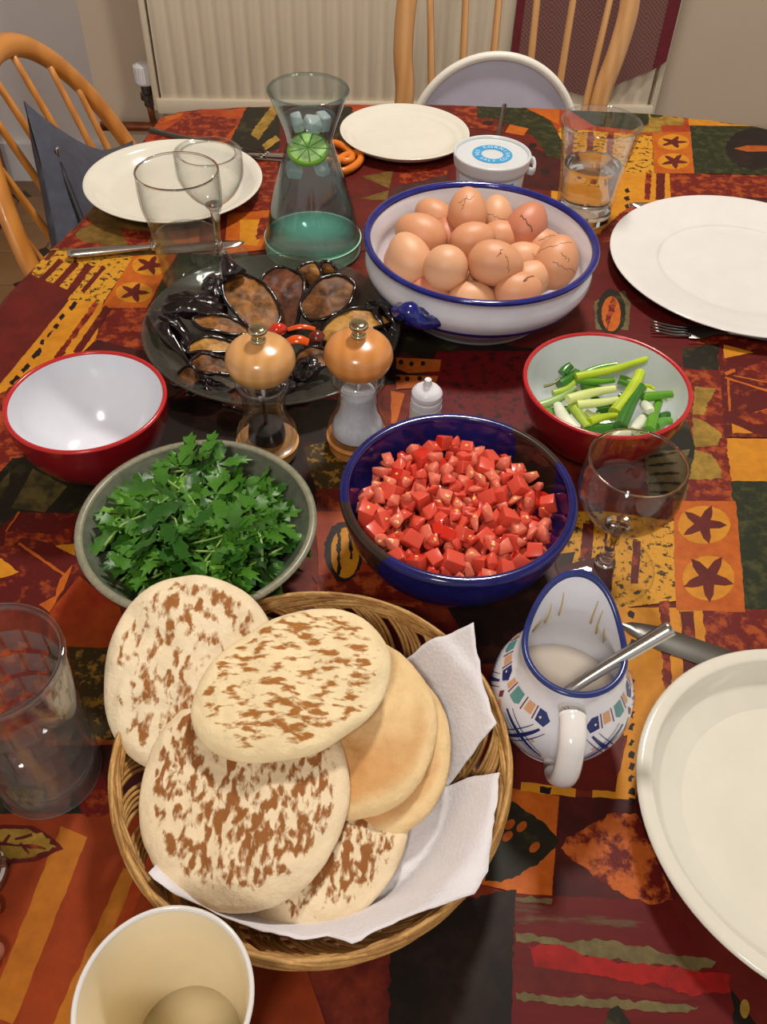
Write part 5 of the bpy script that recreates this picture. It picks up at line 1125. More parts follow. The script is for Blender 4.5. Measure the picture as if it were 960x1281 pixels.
for k, bm in B_.items(): tag(mk({'jug_blue': 'blue_motif', 'jug_orange': 'orange_motif', 'jug_teal': 'teal_motif', 'jug_maroon': 'maroon_motif', 'white_glaze': 'white_motif'}[k], bm, k, jg), kind='stuff')
bm = bmesh.new()
for a, z0, z1, w in ((150, .064, .082, 5), (158, .070, .083, 6), (140, .062, .076, 4), (192, .070, .082, 4), (205, .066, .080, 5), (215, .06, .074, 4)):
    P = [spout(Vector(((jr(z0+(z1-z0)*k/6)-.0037)*math.cos(math.radians(a-90)), (jr(z0+(z1-z0)*k/6)-.0037)*math.sin(math.radians(a-90)), z0+(z1-z0)*k/6))) for k in range(7)]
    tube(P, lambda q: .0014*(1-.6*q), 6, bm, flat=.5)
mk('sauce_streaks', bm, 'sauce_stain', jg)
sp_ = thing('spoon', 'steel spoon with round tube handle standing in the painted jug', 'spoon', (.1125, .2690, .050))
def rel(o, pts): return [Vector(p)-o.location for p in pts]
mk('handle', tube(rel(sp_, spline([(.1655, .2925, .1005), (.150, .2860, .0915), (.130, .2775, .0800), (.1125, .2695, .0690), (.103, .266, .058)], 5)), lambda q: .0047-.0020*q, 14), 'steel', sp_)
mk('bowl', tube(rel(sp_, spline([(.104, .2662, .059), (.098, .264, .050), (.093, .262, .040), (.090, .261, .032)], 4)), lambda q: .0025+.0075*math.sin(PI*min(1, q*.95+.02)), 12, flat=.3, upv=(.9, .3, .5)), 'steel', sp_)

# ------------------------------------------------------------------ cutlery
def flat_profile(pts, ws, z, th, bm=None, curve=None):
    """strip along pts with half widths ws"""
    bm = bm or bmesh.new(); P = [Vector(p) for p in pts]; n = len(P); rows = []
    for i in range(n):
        t = (P[min(i+1, n-1)]-P[max(i-1, 0)]); t.z = 0; t.normalize(); s = Vector((-t.y, t.x, 0))
        w = ws[i]
        rows.append([bm.verts.new(P[i]+s*w+Vector((0, 0, z))), bm.verts.new(P[i]+s*w*.5+Vector((0, 0, z+th))), bm.verts.new(P[i]-s*w*.5+Vector((0, 0, z+th))), bm.verts.new(P[i]-s*w+Vector((0, 0, z)))])
    for a_, b_ in zip(rows, rows[1:]):
        for k in range(4): bm.faces.new((a_[k], a_[(k+1) % 4], b_[(k+1) % 4], b_[k]))
    bm.faces.new(rows[0][::-1]); bm.faces.new(rows[-1]); return bm
def knife(label, tip, end, hl, mat='steel', bw=.0095, hr=.0062):
    """tip of the blade, end of the handle, handle length"""
    tip, end = Vector(tip), Vector(end); t = thing('table_knife', label, 'knife', ((tip+end)/2)); o = t.location
    d = (end-tip).normalized(); L = (end-tip).length; bl = L-hl
    mk('blade', flat_profile([tip+d*bl*k/14-o for k in range(15)], [bw*min(1, (max(.0, k/14)*3.2)**.55+.05) if k < 12 else bw*(.9-.18*(k-12)) for k in range(15)], .0008, .0014), mat, t, auto=40)
    mk('handle', tube([tip+d*(bl+hl*k/16)-o+Vector((0, 0, .0058)) for k in range(17)], lambda q: hr*(.55+.45*min(1, q*1.6)) if q < .96 else hr*.7, 12, flat=.72, upv=(0, 0, 1)), mat, t)
    mk('bolster', tube([tip+d*(bl-.004)-o+Vector((0, 0, .005)), tip+d*(bl+.004)-o+Vector((0, 0, .0055))], .0058, 12), mat, t)
    return t
dl = (Vector((-.256, .8334, 0))-Vector((-.3436, .810, 0))).normalized()
knife('steel table knife lying left of the pint glass', Vector((-.3436, .810, 0))+dl*.185, (-.3436, .810, 0), .090)
knife('table knife with its blade tip showing behind the large right plate', (.2762, .9827, 0), (.452, .966, 0), .08)
knife('broad dull table knife beside the wine glass, running under the deep plate', (.1706, .3668, 0), (.345, .296, 0), .085, 'steel_dark', bw=.0105)
def fork(label, tip, end, mat='steel_dark', zr=0):
    tip, end = Vector(tip), Vector(end); t = thing('table_fork', label, 'fork', (tip+end)/2); o = t.location
    d = (end-tip).normalized(); s = Vector((-d.y, d.x, 0)); L = (end-tip).length
    hz = lambda x: Vector((0, 0, .0045*math.exp(-((x-.075)/.03)**2)+.004*math.exp(-(x/.014)**2)+.002))
    for k in (-1.5, -.5, .5, 1.5):
        mk('tine', tube([tip+d*x+s*k*.0052*(1-.12*(x > .03))-o+hz(x) for x in (0, .008, .016, .024, .032, .038)], lambda q: .0009+.0008*q, 6), mat, t)
    mk('neck', flat_profile([tip+d*x-o+hz(x) for x in (.036, .042, .048, .054, .060, .068, .076)], [.0098, .0108, .0105, .0085, .0055, .0034, .003], -.0008, .0018), mat, t, auto=40)
    mk('handle', flat_profile([tip+d*x-o+hz(x) for x in [.074+(L-.074)*k/10 for k in range(11)]], [.003+.0038*(k/10)**1.3 for k in range(11)], -.001, .0026), mat, t, auto=40)
    return t
fork('steel fork lying in front of the large right plate, tines to the left', (.2560, .7260, 0), (.425, .716, 0))
fork('steel fork lying behind the left plate with only its tines in view', (-.1650, 1.058, 0), (-.325, 1.125, 0))
tp = thing('table_spoon', 'thin dark steel handle lying behind the salt tub at the far edge', 'spoon', (.128, 1.15, 0)); o_ = tp.location
mk('handle', tube(rel(tp, [(.1440, 1.246, .003), (.1380, 1.205, .003), (.1320, 1.165, .003), (.124, 1.11, .0035)]), .0034, 10), 'steel_dark', tp)
mk('bowl', tube(rel(tp, [(.1245, 1.113, .0035), (.122, 1.098, .004), (.119, 1.08, .004), (.117, 1.068, .0045)]), lambda q: .0034+.0085*math.sin(PI*min(1, q*.97+.01)), 12, flat=.3, upv=(0, 0, 1)), 'steel_dark', tp)
# scissors behind the carafe
sc_ = thing('scissors', 'orange handled scissors lying on the table behind the carafe', 'scissors', (-.075, 1.06, .004))
for k, (cx, cy, an) in enumerate(((-.0005, .015, .5), (.012, -.012, -.4))):
    pts = []
    for i in range(24):
        a = 2*PI*i/24; x, y = .0125*math.cos(a), .027*math.sin(a); pts.append((cx+x*math.cos(an)-y*math.sin(an), cy+x*math.sin(an)+y*math.cos(an), .002))
    hnd = mk('finger_loop', tube(pts, .0048, 8, closed=True, upv=(0, 0, 1)), 'orange_plastic', sc_)
    mk('shank', tube([(cx-.010, cy+.0, .002), (-.040, .004*(-1)**k, .002)], .0045, 8), 'orange_plastic', sc_)
for k in (1, -1):
    mk('blade', flat_profile([(-.038, .003*k, 0), (-.06, .003*k, 0), (-.10, .001*k, 0), (-.125, 0, 0)], [.006, .006, .004, .0008], -.001+.0015*k, .0012), 'steel', sc_, smooth=False)

# ------------------------------------------------------------------ eggs
EGG_TXT = ['brown egg standing tallest at the back of the egg bowl, finely cracked', 'brown egg with a bared crack at the back left of the egg bowl', 'smooth darker brown egg tilted on the left side of the heap', 'brown egg half hidden at the far left of the heap', 'large pale egg at the front left of the heap',
 'round pale egg at the front centre left of the heap', 'brown egg in the middle of the heap under the tallest one', 'long egg lying crosswise on top at the centre right, cracked', 'pale egg behind the tallest egg on its right', 'brown egg half buried right of the middle of the heap',
 'reddish brown egg with a split shell at the back right', 'brown egg behind the large cracked egg at the far right', 'large crazed egg at the right side of the bowl', 'pale egg peeping between the long egg and the right crazed egg', 'pale egg low under the right end of the long egg',
 'egg with broken shell at the front right of the bowl', 'pale egg low at the front of the bowl below the round one', 'reddish egg low at the front left against the rim', 'egg edge showing at the far left against the rim', 'small bit of egg showing between the tilted and the middle egg', 'egg low in the gap between the round and the long egg']
EGG_MAT = ['egg', 'egg', 'egg', 'egg', 'egg_pale', 'egg_pale', 'egg', 'egg', 'egg_pale', 'egg', 'egg_red', 'egg', 'egg', 'egg_pale', 'egg_pale', 'egg', 'egg_pale', 'egg_red', 'egg', 'egg_red', 'egg_pale']
CRACKS = {0: 2, 1: 1, 7: 2, 10: 1, 11: 1, 12: 3, 15: 2, 8: 1, 13: 1}
def egg_prof(r, k=1.26):
    out = []
    for i in range(17):
        t = PI*i/16; z = -math.cos(t); rr = math.sin(t)*(1-.11*z)
        out.append((rr*r if 0 < i < 16 else 0, z*r*k))
    return out
CAMV = Vector((0, 0, .5))
egg_data = {}
def egg_mesh(m):
    if m not in egg_data:
        bm = lathe(egg_prof(1.0), 32); bmesh.ops.recalc_face_normals(bm, faces=bm.faces[:])
        me = bpy.data.meshes.new('egg'); bm.to_mesh(me); bm.free(); me.materials.append(M[m]); me.polygons.foreach_set('use_smooth', [True]*len(me.polygons)); egg_data[m] = me
    return egg_data[m]
for i, (x, y, z, r, ax, ay, az) in enumerate(EGGS):
    o = bpy.data.objects.new('egg', egg_mesh(EGG_MAT[i])); link(o)
    q = Vector((ax, ay, az)).to_track_quat('Z', 'Y')
    dx, dy = x-.082, y-.763; dd = math.hypot(dx, dy); lim = (.0985 if z > .05 else .094)-r*1.13     # inside the bowl wall
    if dd > lim: x, y = .082+dx*lim/dd, .763+dy*lim/dd
    o.location = (x, y, z); o.rotation_mode = 'QUATERNION'; o.rotation_quaternion = q; o.scale = (r, r, r)
    tag(o, EGG_TXT[i], 'egg', 'boiled eggs in the serving bowl')
    rnd = random.Random(40+i)
    for c in range(CRACKS.get(i, 0)):
        # a jagged fracture on the side facing up and to the viewer
        toc = (CAMV-Vector((x, y, z))).normalized(); toc = (toc+Vector((0, 0, .5))).normalized(); lc = q.inverted() @ toc
        a = math.atan2(lc.y, lc.x)+rnd.uniform(-.5, .5); t = math.acos(max(-1, min(1, lc.z)))+rnd.uniform(-.35, .35); da, dt = rnd.uniform(-.14, .14)+.05, rnd.uniform(-.08, .10)
        pts = []
        for k in range(12):
            tt = min(2.9, max(.25, t+dt*(k-5)+rnd.uniform(-.06, .06))); aa = a+da*(k-5)+rnd.uniform(-.07, .07)
            zc = -math.cos(tt); rr = math.sin(tt)*(1-.11*zc); pts.append((rr*math.cos(aa), rr*math.sin(aa), zc*1.26))
        mk('crack', tube(pts, .011 if i not in (10, 15) else .026, 5), 'crack_white' if i == 1 else 'crack', o)

# ------------------------------------------------------------------ fried aubergine
SL_TXT = ['long tan aubergine slice with its stalk end up at the back left of the plate', 'tall reddish brown aubergine slice in dark skin at the back centre of the plate', 'broad brown aubergine slice tilted up at the back right', 'small tan aubergine slice behind the broad brown one', 'smallest aubergine piece at the back edge of the plate near the carafe',
 'yellowish aubergine slice lying at the right behind the orange wood mill', 'tan aubergine slice in the middle left of the plate', 'yellow fleshed aubergine slice in front on the left', 'black folded aubergine skin at the left, upper one', 'long black aubergine skin hanging over the left rim of the plate',
 'dark brown aubergine piece behind the pale wood mill', 'small brown aubergine corner low at the left of the plate', 'brown aubergine slice showing between the two mills', 'reddish aubergine piece low behind the pale mill body', 'shiny black aubergine skin crumpled between the mills', 'wrinkled black aubergine skin at the right rim', 'dark aubergine skin beside the stalk end slice', 'dark aubergine skin lying below the yellowish right slice', 'dark aubergine skin at the front rim of the plate', 'dark aubergine skin low at the front left of the plate']
for i, (ax, ay, az, bx, by, bz, hw, kind) in enumerate(SLICES):
    A_, Bv = Vector((ax, ay, az)), Vector((bx, by, bz)); c = (A_+Bv)/2; X = (Bv-A_); L = X.length/2*1.12; X.normalize()
    up_ = ((CAMV-c).normalized()*.5+Vector((0, 0, 1))); Zv = (up_-X*up_.dot(X)).normalized(); Yv = Zv.cross(X)
    Rm = Matrix((X, Yv, Zv)).transposed().to_4x4()
    t = thing('aubergine_slice', SL_TXT[i], 'aubergine slice', c, group='fried aubergine slices on the dark plate'); t.rotation_mode = 'QUATERNION'; t.rotation_quaternion = Rm.to_quaternion()
    sd = i*1.7
    def outl(a, f=1.0):
        w = 1+.10*noise.noise(Vector((math.cos(a)*1.3, math.sin(a)*1.3, sd)))*2
        tp = 1-.12*math.cos(a) if kind != 'skin' else 1
        return Vector((L*math.cos(a)*w*f, hw*math.sin(a)*w*f*tp, 0))
    def zc(p): return -.010*(p.x/L)**2*(1 if i % 2 else .3)+.0045*noise.noise(Vector((p.x*38+sd, p.y*38, 1)))
    S = 40
    if kind != 'skin':
        bm = bmesh.new(); rows = []
        for ring in range(7):
            f = 1-ring/7; rows.append([bm.verts.new((lambda p: (p.x, p.y, zc(p)+.0015*noise.noise(Vector((p.x*150, p.y*150, sd)))))(outl(2*PI*k/S, f*.97))) for k in range(S)])
        m = bm.verts.new((0, 0, 0))
        for a_, b_ in zip(rows, rows[1:]):
            for k in range(S): bm.faces.new((a_[k], a_[(k+1) % S], b_[(k+1) % S], b_[k]))
        for k in range(S): bm.faces.new((rows[-1][k], rows[-1][(k+1) % S], m))
        mk('flesh', bm, 'flesh_'+kind, t)
    bm = bmesh.new(); rows = []
    sgn = -1 if kind != 'skin' else 1
    dep = min(hw*.75, .012)
    for ring in range(7):
        q = ring/6; row = []
        for k in range(S):
            a = 2*PI*k/S; p = outl(a, 1.02*math.cos(q*PI/2)+.0)
            h = zc(outl(a))+sgn*dep*math.sin(q*PI/2)
            wr = .0022*noise.noise(Vector((p.x*160, p.y*160, sd+q*3)))+.0018*math.sin(a*9+sd+q*4)*(1-q)
            row.append(bm.verts.new((p.x, p.y, h+wr)))
        rows.append(row)
    for a_, b_ in zip(rows, rows[1:]):
        for k in range(S): bm.faces.new((a_[k], a_[(k+1) % S], b_[(k+1) % S], b_[k]))
    if kind != 'skin':   # curled black edge standing above the flesh
        tube([outl(2*PI*k/S)+Vector((0, 0, zc(outl(2*PI*k/S))+.0006+.0016*noise.noise(Vector((math.cos(2*PI*k/S)*2.2, math.sin(2*PI*k/S)*2.2, sd+3))))) for k in range(S)], .0017, 7, bm, closed=True)
    bmesh.ops.remove_doubles(bm, verts=bm.verts[:], dist=1e-5)
    mk('skin', bm, 'aub_skin', t)
    if i == 0:
        mk('stalk', tube([(-L*.75, 0, .004), (-L*1.05, 0, .006), (-L*1.3, .002, .012)], lambda q: .012-.008*q, 10), 'aub_skin', t)
PEP_TXT = ['upper orange pepper strip among the aubergine slices', 'lower broad orange pepper strip behind the right mill', 'red glossy pepper dome left of the orange strips', 'dark fried pepper bit right of the orange strips']
for i, (ax, ay, az, bx, by, bz, hw, kind) in enumerate(PEPPERS):
    A_, Bv = Vector((ax, ay, az)), Vector((bx, by, bz)); c = (A_+Bv)/2
    bm = tube([A_.lerp(Bv, k/8)+Vector((0, 0, .003*math.sin(PI*k/8)))-c for k in range(9)], lambda q, w=hw: w*(.8+.2*math.sin(PI*q)) if kind != 'red' else w*(.35+.65*math.sin(PI*(.12+.76*q))), 10, flat=.55 if kind != 'red' else .9, upv=(0, -.4, 1))
    bmesh.ops.subdivide_edges(bm, edges=[e for e in bm.edges if False], cuts=1)
    o = mk('pepper_strip', bm, 'pepper_'+kind, auto=50); o.location = c; tag(o, PEP_TXT[i], 'pepper strip', 'pepper strips on the dark plate')

# ------------------------------------------------------------------ spring onions
ob = Vector((.174, .5545, 0))
KN = dict(lime='lime green spring onion stick', lime2='olive lime spring onion stick', green='mid green spring onion stick', dark='dark green spring onion leaf piece', pale='pale green spring onion stick', palegreen='grey green spring onion stick', white='white spring onion bulb end', dry='thin withered spring onion tip')
for i, (ax, ay, az, bx, by, bz, hw, kind) in enumerate(ONIONS):
    A_, Bv = Vector((ax, ay, az)), Vector((bx, by, bz)); A_.z -= .002; Bv.z -= .002
    for p in (A_, Bv):
        d = Vector((p.x-ob.x, p.y-ob.y)); lim = .056
        if d.length > lim and p.z < .062: d *= lim/d.length; p.x, p.y = ob.x+d.x, ob.y+d.y
    c = (A_+Bv)/2; rnd = random.Random(i); s = (Bv-A_).cross(Vector((0, 0, 1))).normalized()*rnd.uniform(-.003, .003)
    P = [A_.lerp(Bv, k/8)+s*math.sin(PI*k/8)-c for k in range(9)]
    o = mk('spring_onion', tube(P, (lambda q, w=hw*1.5: w*(.86+.14*math.cos(q*3))) if kind != 'white' else (lambda q, w=hw*1.15: w*(.75+.35*math.sin(PI*q))), 12, flat=.86), 'onion_'+kind, auto=50); o.location = c
    d = c-ob; where = ('far' if d.y > .016 else 'near' if d.y < -.018 else 'middle')+(' right' if d.x > .018 else ' left' if d.x < -.018 else ' centre')
    tag(o, f'{KN[kind]} at the {where} of the onion bowl', 'spring onion', 'spring onion pieces in the red bowl')
    if kind in ('green', 'dark', 'lime'):   # open hollow end
        X = (P[-1]-P[-2]).normalized(); mk('cut_end', tube([P[-1]-X*.0002, P[-1]+X*.0004], hw*.85, 10), 'onion_pale', o)

onions = {}
for o in list(COL.objects):
    if o.name.startswith('spring_onion'): onions.setdefault(o['label'], []).append(o)
for lab, os_ in onions.items():
    if len(os_) > 1:
        os_.sort(key=lambda o: o.location.x)
        for k, o in enumerate(os_): o['label'] = lab+', '+('left one' if k == 0 else 'right one' if k == len(os_)-1 else 'middle one')

# ------------------------------------------------------------------ diced tomato
tc = Vector((.0512, .4218, 0))
o = mk('tomato_juice', lathe([(0, .034), (.064, .034), (.0635, .030), (0, .030)], 48), 'juice'); o.location = tc; tag(o, 'red tomato juice under the diced tomato in the blue bowl', 'juice', kind='stuff')
dice = []
for v in range(10):
    rnd = random.Random(100+v); bm = bmesh.new()
    if v % 3 != 1:     # wedge cut from the fruit: an irregular faceted chunk
        for k in range(11): bm.verts.new((rnd.uniform(-.55, .55), rnd.uniform(-.55, .55), rnd.uniform(-.42, .42)))
        bmesh.ops.convex_hull(bm, input=bm.verts[:]); bmesh.ops.delete(bm, geom=[q for q in bm.verts if not q.link_faces], context='VERTS')
    else: bmesh.ops.create_cube(bm, size=1)
    for q in (bm.verts if v % 3 == 1 else []): q.co = Vector((q.co.x*rnd.uniform(.75, 1.15), q.co.y*rnd.uniform(.75, 1.15), q.co.z*rnd.uniform(.6, 1.0)))
    bmesh.ops.bevel(bm, geom=bm.edges[:], offset=.05, segments=1 if v % 3 != 1 else 2, profile=.6, affect='EDGES', clamp_overlap=True)
    bmesh.ops.remove_doubles(bm, verts=bm.verts[:], dist=.02)
    for q in bm.verts: q.co += Vector((N3(q.co, 1.6, v), N3(q.co, 1.6, v+9), N3(q.co, 1.6, v+17)))*.10
    me = bpy.data.meshes.new('tomato_dice'); bm.to_mesh(me); bm.free()
    for m_ in (('tomato', 'tomato_skin') if v % 3 else ('tomato_pale', 'tomato_skin')): me.materials.append(M[m_])
    for p in me.polygons: p.material_index = 1 if (p.normal.x > .9 and v % 2) else 0
    me.polygons.foreach_set('use_smooth', [True]*len(me.polygons)); dice.append(me)
rnd = random.Random(5); placed = []; cnt = 0
seed_me = None
for layer, (lz, cap, mind) in enumerate(((.040, 70, .0098), (.049, 100, .0092), (.0565, 118, .0084))):
    mine = []; tries = 0
    while len(mine) < cap and tries < 9000:
        tries += 1; rr = .0655*math.sqrt(rnd.random()); a = rnd.uniform(0, 2*PI); x, y = rr*math.cos(a), rr*math.sin(a)
        if any((x-p[0])**2+(y-p[1])**2 < mind**2 for p in mine): continue
        mine.append((x, y))
    for x, y in mine:
        rr = math.hypot(x, y); z = lz+.005*(1-(rr/.066)**2)+rnd.uniform(-.0022, .0022)
        o = bpy.data.objects.new('tomato_dice', rnd.choice(dice)); link(o); s = rnd.uniform(.0100, .0138)
        o.location = tc+Vector((x, y, z)); o.scale = (s, s, s); o.rotation_euler = (rnd.uniform(-1.5, 1.5), rnd.uniform(-1.5, 1.5), rnd.uniform(0, 6.3))
        tag(o, 'red tomato dice heaped in the cobalt blue bowl', 'tomato dice', 'diced tomato pieces in the blue bowl'); cnt += 1
        if layer == 2 and rnd.random() < .3:
            if seed_me is None:
                bm = bmesh.new(); bmesh.ops.create_icosphere(bm, subdivisions=2, radius=1)
                for v in bm.verts: v.co = Vector((v.co.x*.13, v.co.y*.09, v.co.z*.05))
                seed_me = bpy.data.meshes.new('seed'); bm.to_mesh(seed_me); bm.free(); seed_me.materials.append(M['tomato_seed'])
            s_ = link(bpy.data.objects.new('seed', seed_me), o); E3 = o.rotation_euler.to_matrix()
            pf = max(o.data.polygons, key=lambda p: (E3 @ p.normal).z*p.area**.4); s_.location = pf.center+pf.normal*.02
            s_.rotation_mode = 'QUATERNION'; s_.rotation_quaternion = pf.normal.to_track_quat('Z', 'Y')

# ------------------------------------------------------------------ parsley
pc = Vector((-.125, .391, 0))
def leaf_mesh(v, mat):
    """flat leaf of three toothed lobes, cupped and ribbed"""
    rnd = random.Random(200+v); bm = bmesh.new(); P = [(0, 0)]
    for la, ll in ((1.15, .72), (0, 1.0), (-1.15, .72)):
        d = Vector((math.cos(la), math.sin(la))); s = Vector((-d.y, d.x)); b0 = Vector((.16, 0))
        side = []
        for w_, l_ in ((.10, .22), (.26, .42), (.19, .48), (.30, .68), (.18, .72), (.20, .88), (.08, .90)): side.append((w_*rnd.uniform(.85, 1.15), l_*rnd.uniform(.95, 1.05)))
        for w_, l_ in side: P.append(tuple(b0+d*l_*ll*.95+s*w_*.66))
        P.append(tuple(b0+d*ll))
        for w_, l_ in side[::-1]: P.append(tuple(b0+d*l_*ll*.95-s*w_*.66))
    def zf(x, y): return -.22*x*x+.10*abs(y)+.06*math.sin(x*7+v)+.08*math.sin(y*6+v*2)
    # order lobes from right to left so that the outline does not cross
    L1, L2, L3 = P[1:16], P[16:31], P[31:46]
    out = [P[0]]+L3[::-1]+L2[::-1]+L1[::-1]
    c = bm.verts.new((.2, 0, zf(.2, 0)+.02))
    for lobe, la in ((L1, 1.15), (L2, 0), (L3, -1.15)):
        tip = lobe[7]; ax = [bm.verts.new((.16+(tip[0]-.16)*k, tip[1]*k, zf(.16+(tip[0]-.16)*k, tip[1]*k)-.035)) for k in (.35, .7)]
        V = [bm.verts.new((x, y, zf(x, y))) for x, y in lobe]
        for a_, b_ in ((0, 1), (1, 2), (12, 13), (13, 14)): bm.faces.new((V[a_], V[b_], ax[0]))
        for a_, b_ in ((2, 3), (3, 4), (4, 5), (5, 6), (6, 7), (7, 8), (8, 9), (9, 10), (10, 11), (11, 12)): bm.faces.new((V[a_], V[b_], ax[1]))
        bm.faces.new((V[2], ax[1], ax[0])); bm.faces.new((V[12], ax[0], ax[1])); bm.faces.new((c, V[0], ax[0])); bm.faces.new((c, ax[0], V[14]))
    me = bpy.data.meshes.new('leaf'); bm.to_mesh(me); bm.free(); me.materials.append(M[mat]); me.polygons.foreach_set('use_smooth', [True]*len(me.polygons)); return me
leaves = [leaf_mesh(v, ('parsley', 'parsley_dark', 'parsley', 'parsley_light', 'parsley_dark', 'parsley')[v % 6]) for v in range(9)]
stems = []
for v in range(4):
    rnd = random.Random(300+v)
    bm = tube(spline([(-.03, 0, -.002), (-.012, rnd.uniform(-.004, .004), .002), (.006, rnd.uniform(-.003, .003), .002), (.02, 0, 0)], 3), lambda q: .0011-.0005*q, 6)
    me = bpy.data.meshes.new('parsley_sprig'); bm.to_mesh(me); bm.free(); me.materials.append(M['stem_green']); me.polygons.foreach_set('use_smooth', [True]*len(me.polygons)); stems.append(me)
rnd = random.Random(77)
for i in range(92):
    lay = i/92; R_ = .060 if lay < .75 else .050
    while True:     # leaves anywhere in the bowl, stem tail inside the rim
        rr = .058*math.sqrt(rnd.random()); a = rnd.uniform(0, 2*PI); h = rnd.uniform(0, 2*PI); lx_, ly_ = rr*math.cos(a), rr*math.sin(a)
        x, y = lx_-.016*math.cos(h), ly_-.016*math.sin(h)
        if math.hypot(lx_-.046*math.cos(h), ly_-.046*math.sin(h)) < .062 and math.hypot(lx_+.012*math.cos(h), ly_+.012*math.sin(h)) < .057: break
    z = .034+.028*lay+.010*(1-(rr/.066)**2)*lay
    o = bpy.data.objects.new('parsley_sprig', stems[i % 4]); link(o)
    o.location = pc+Vector((x, y, z))
    o.rotation_euler = (rnd.uniform(-.3, .3), rnd.uniform(-.3, .12), h)
    tag(o, 'green parsley sprig in the grey green bowl', 'parsley sprig', 'parsley sprigs in the stoneware bowl')
    for k, (px, py, ang) in enumerate(((.018, 0, 0), (.010, .002, 1.0), (.008, -.002, -1.0), (-.004, .001, 1.5))):
        if k == 3 and i % 2: continue
        l = bpy.data.objects.new('leaf', rnd.choice(leaves)); link(l, o); s = rnd.uniform(.023, .034)
        l.location = (px, py, .001); l.scale = (s, s, s); l.rotation_euler = (rnd.uniform(-.6, .6), rnd.uniform(-.35, .35), ang+rnd.uniform(-.3, .3))

# ------------------------------------------------------------------ bread basket
bc = Vector((-.0335, .2331, 0)); BR = .1095
bk = thing('bread_basket', 'round woven reed basket holding the pita breads', 'basket', bc)
mk('base_ring', tube([(.082*math.cos(2*PI*k/64), .082*math.sin(2*PI*k/64), .005) for k in range(64)], .0042, 8, closed=True), 'reed_dark', bk)
bm = bmesh.new()
for ring in range(12):
    r0 = .012+ring*.0062
    tube([(r0*math.cos(2*PI*k/48), r0*math.sin(2*PI*k/48), .006+.0016*math.sin(k*PI*.5+ring*PI)) for k in range(48)], .0026, 6, bm, closed=True)
tag(mk('woven_base', bm, 'reed', bk), kind='stuff')
NB = 26
rp = [(0, .080, .006), (3, .088, .016), (8, .097, .030), (15, .104, .0415), (24, .1085, .0485), (36, .1095, .0510), (52, .1103, .0500), (66, .1106, .0465), (76, .1103, .043)]
bund = []
for v in range(3):
    bm = bmesh.new(); rnd = random.Random(500+v)
    for s_ in range(5):
        pts = []
        for d, r, z in rp:
            a = math.radians(d+s_*2.3*(1-d/95)); rr = r+.0006*rnd.uniform(-1, 1)-(.0010*s_ if d > 40 else 0); zz = z+(.0022*(2-s_)*.55 if d > 30 else .0)+rnd.uniform(-.0004, .0004)
            pts.append((rr*math.cos(a), rr*math.sin(a), zz))
        tube(spline(pts, 4), .00125, 6, bm)
    me = bpy.data.meshes.new('reed_bundle'); bm.to_mesh(me); bm.free(); me.materials.append(M['reed' if v else 'reed_dark']); me.polygons.foreach_set('use_smooth', [True]*len(me.polygons)); bund.append(me)
for k in range(NB):
    o = link(bpy.data.objects.new('reed_bundle', bund[k % 3]), bk); o.rotation_euler = (0, 0, 2*PI*k/NB)
for j, (r, z) in enumerate(((.0865, .0135), (.0895, .0175), (.093, .0225))):
    mk('weaver', tube([((r+.0013*math.sin(k*PI/2+j*PI))*math.cos(2*PI*k/(4*NB)), (r+.0013*math.sin(k*PI/2+j*PI))*math.sin(2*PI*k/(4*NB)), z) for k in range(4*NB)], .0014, 6, closed=True), 'reed', bk)
for j in range(5):
    ph = j*1.3; mk('rim_reed', tube([((.1098+.0013*math.sin(a*5+ph))*math.cos(a), (.1098+.0013*math.sin(a*5+ph))*math.sin(a), .0475+.0022*math.cos(a*5+ph)) for a in [2*PI*k/120 for k in range(120)]], .00135, 6, closed=True), 'reed' if j % 2 else 'reed_dark', bk)

# ------------------------------------------------------------------ paper napkins lining the basket
def in_poly(x, y, poly):
    c = False
    for i in range(len(poly)):
        (x0, y0), (x1, y1) = poly[i-1], poly[i]
        if (y0 > y) != (y1 > y) and x < (x1-x0)*(y-y0)/(y1-y0)+x0: c = not c
    return c
def napkin(label, poly, lift, seed, flare=0):
    cx, cy = sum(p[0] for p in poly)/len(poly), sum(p[1] for p in poly)/len(poly)
    Q = []
    for i in range(len(poly)):
        p, q = Vector(poly[i]), Vector(poly[(i+1) % len(poly)]); k = max(2, int((q-p).length/.004))
        for j in range(k): Q.append(p.lerp(q, j/k)+Vector((N3((p.x+j*.01, p.y, 0), 60, seed), N3((p.x, p.y+j*.01, 3), 60, seed)))*.0012)
    bm = bmesh.new(); rows = []
    def hz(x, y):
        r = math.hypot(x-bc.x, y-bc.y)
        h = .013 if r < .078 else .013+(.0525-.013)*min(1, (r-.078)/.026)**.8
        if r > .108: h += flare*(r-.108)
        return h+lift+.0022*noise.noise(Vector((x*42, y*42, seed)))+.0008*noise.noise(Vector((x*140, y*140, seed)))
    NR = 16
    for ring in range(NR+1):
        f = 1-ring/NR
        rows.append([bm.verts.new((cx+(q.x-cx)*f, cy+(q.y-cy)*f, hz(cx+(q.x-cx)*f, cy+(q.y-cy)*f))) for q in Q] if ring < NR else [bm.verts.new((cx, cy, hz(cx, cy)))])
    n = len(Q)
    for a_, b_ in zip(rows, rows[1:]):
        for k in range(n):
            if len(b_) == 1: bm.faces.new((a_[k], a_[(k+1) % n], b_[0]))
            else: bm.faces.new((a_[k], a_[(k+1) % n], b_[(k+1) % n], b_[k]))
    o = mk('paper_napkin', bm, 'paper'); s = o.modifiers.new('thickness', 'SOLIDIFY'); s.thickness = .0006
    return tag(o, label, 'napkin', 'paper napkins in the bread basket')
napkin('white paper napkin corner standing at the back right of the bread basket', NAP_A, .0025, 3, .9)
napkin('white paper napkin spread under the pitas at the front right of the basket', NAP_B, .0035, 8, .1)

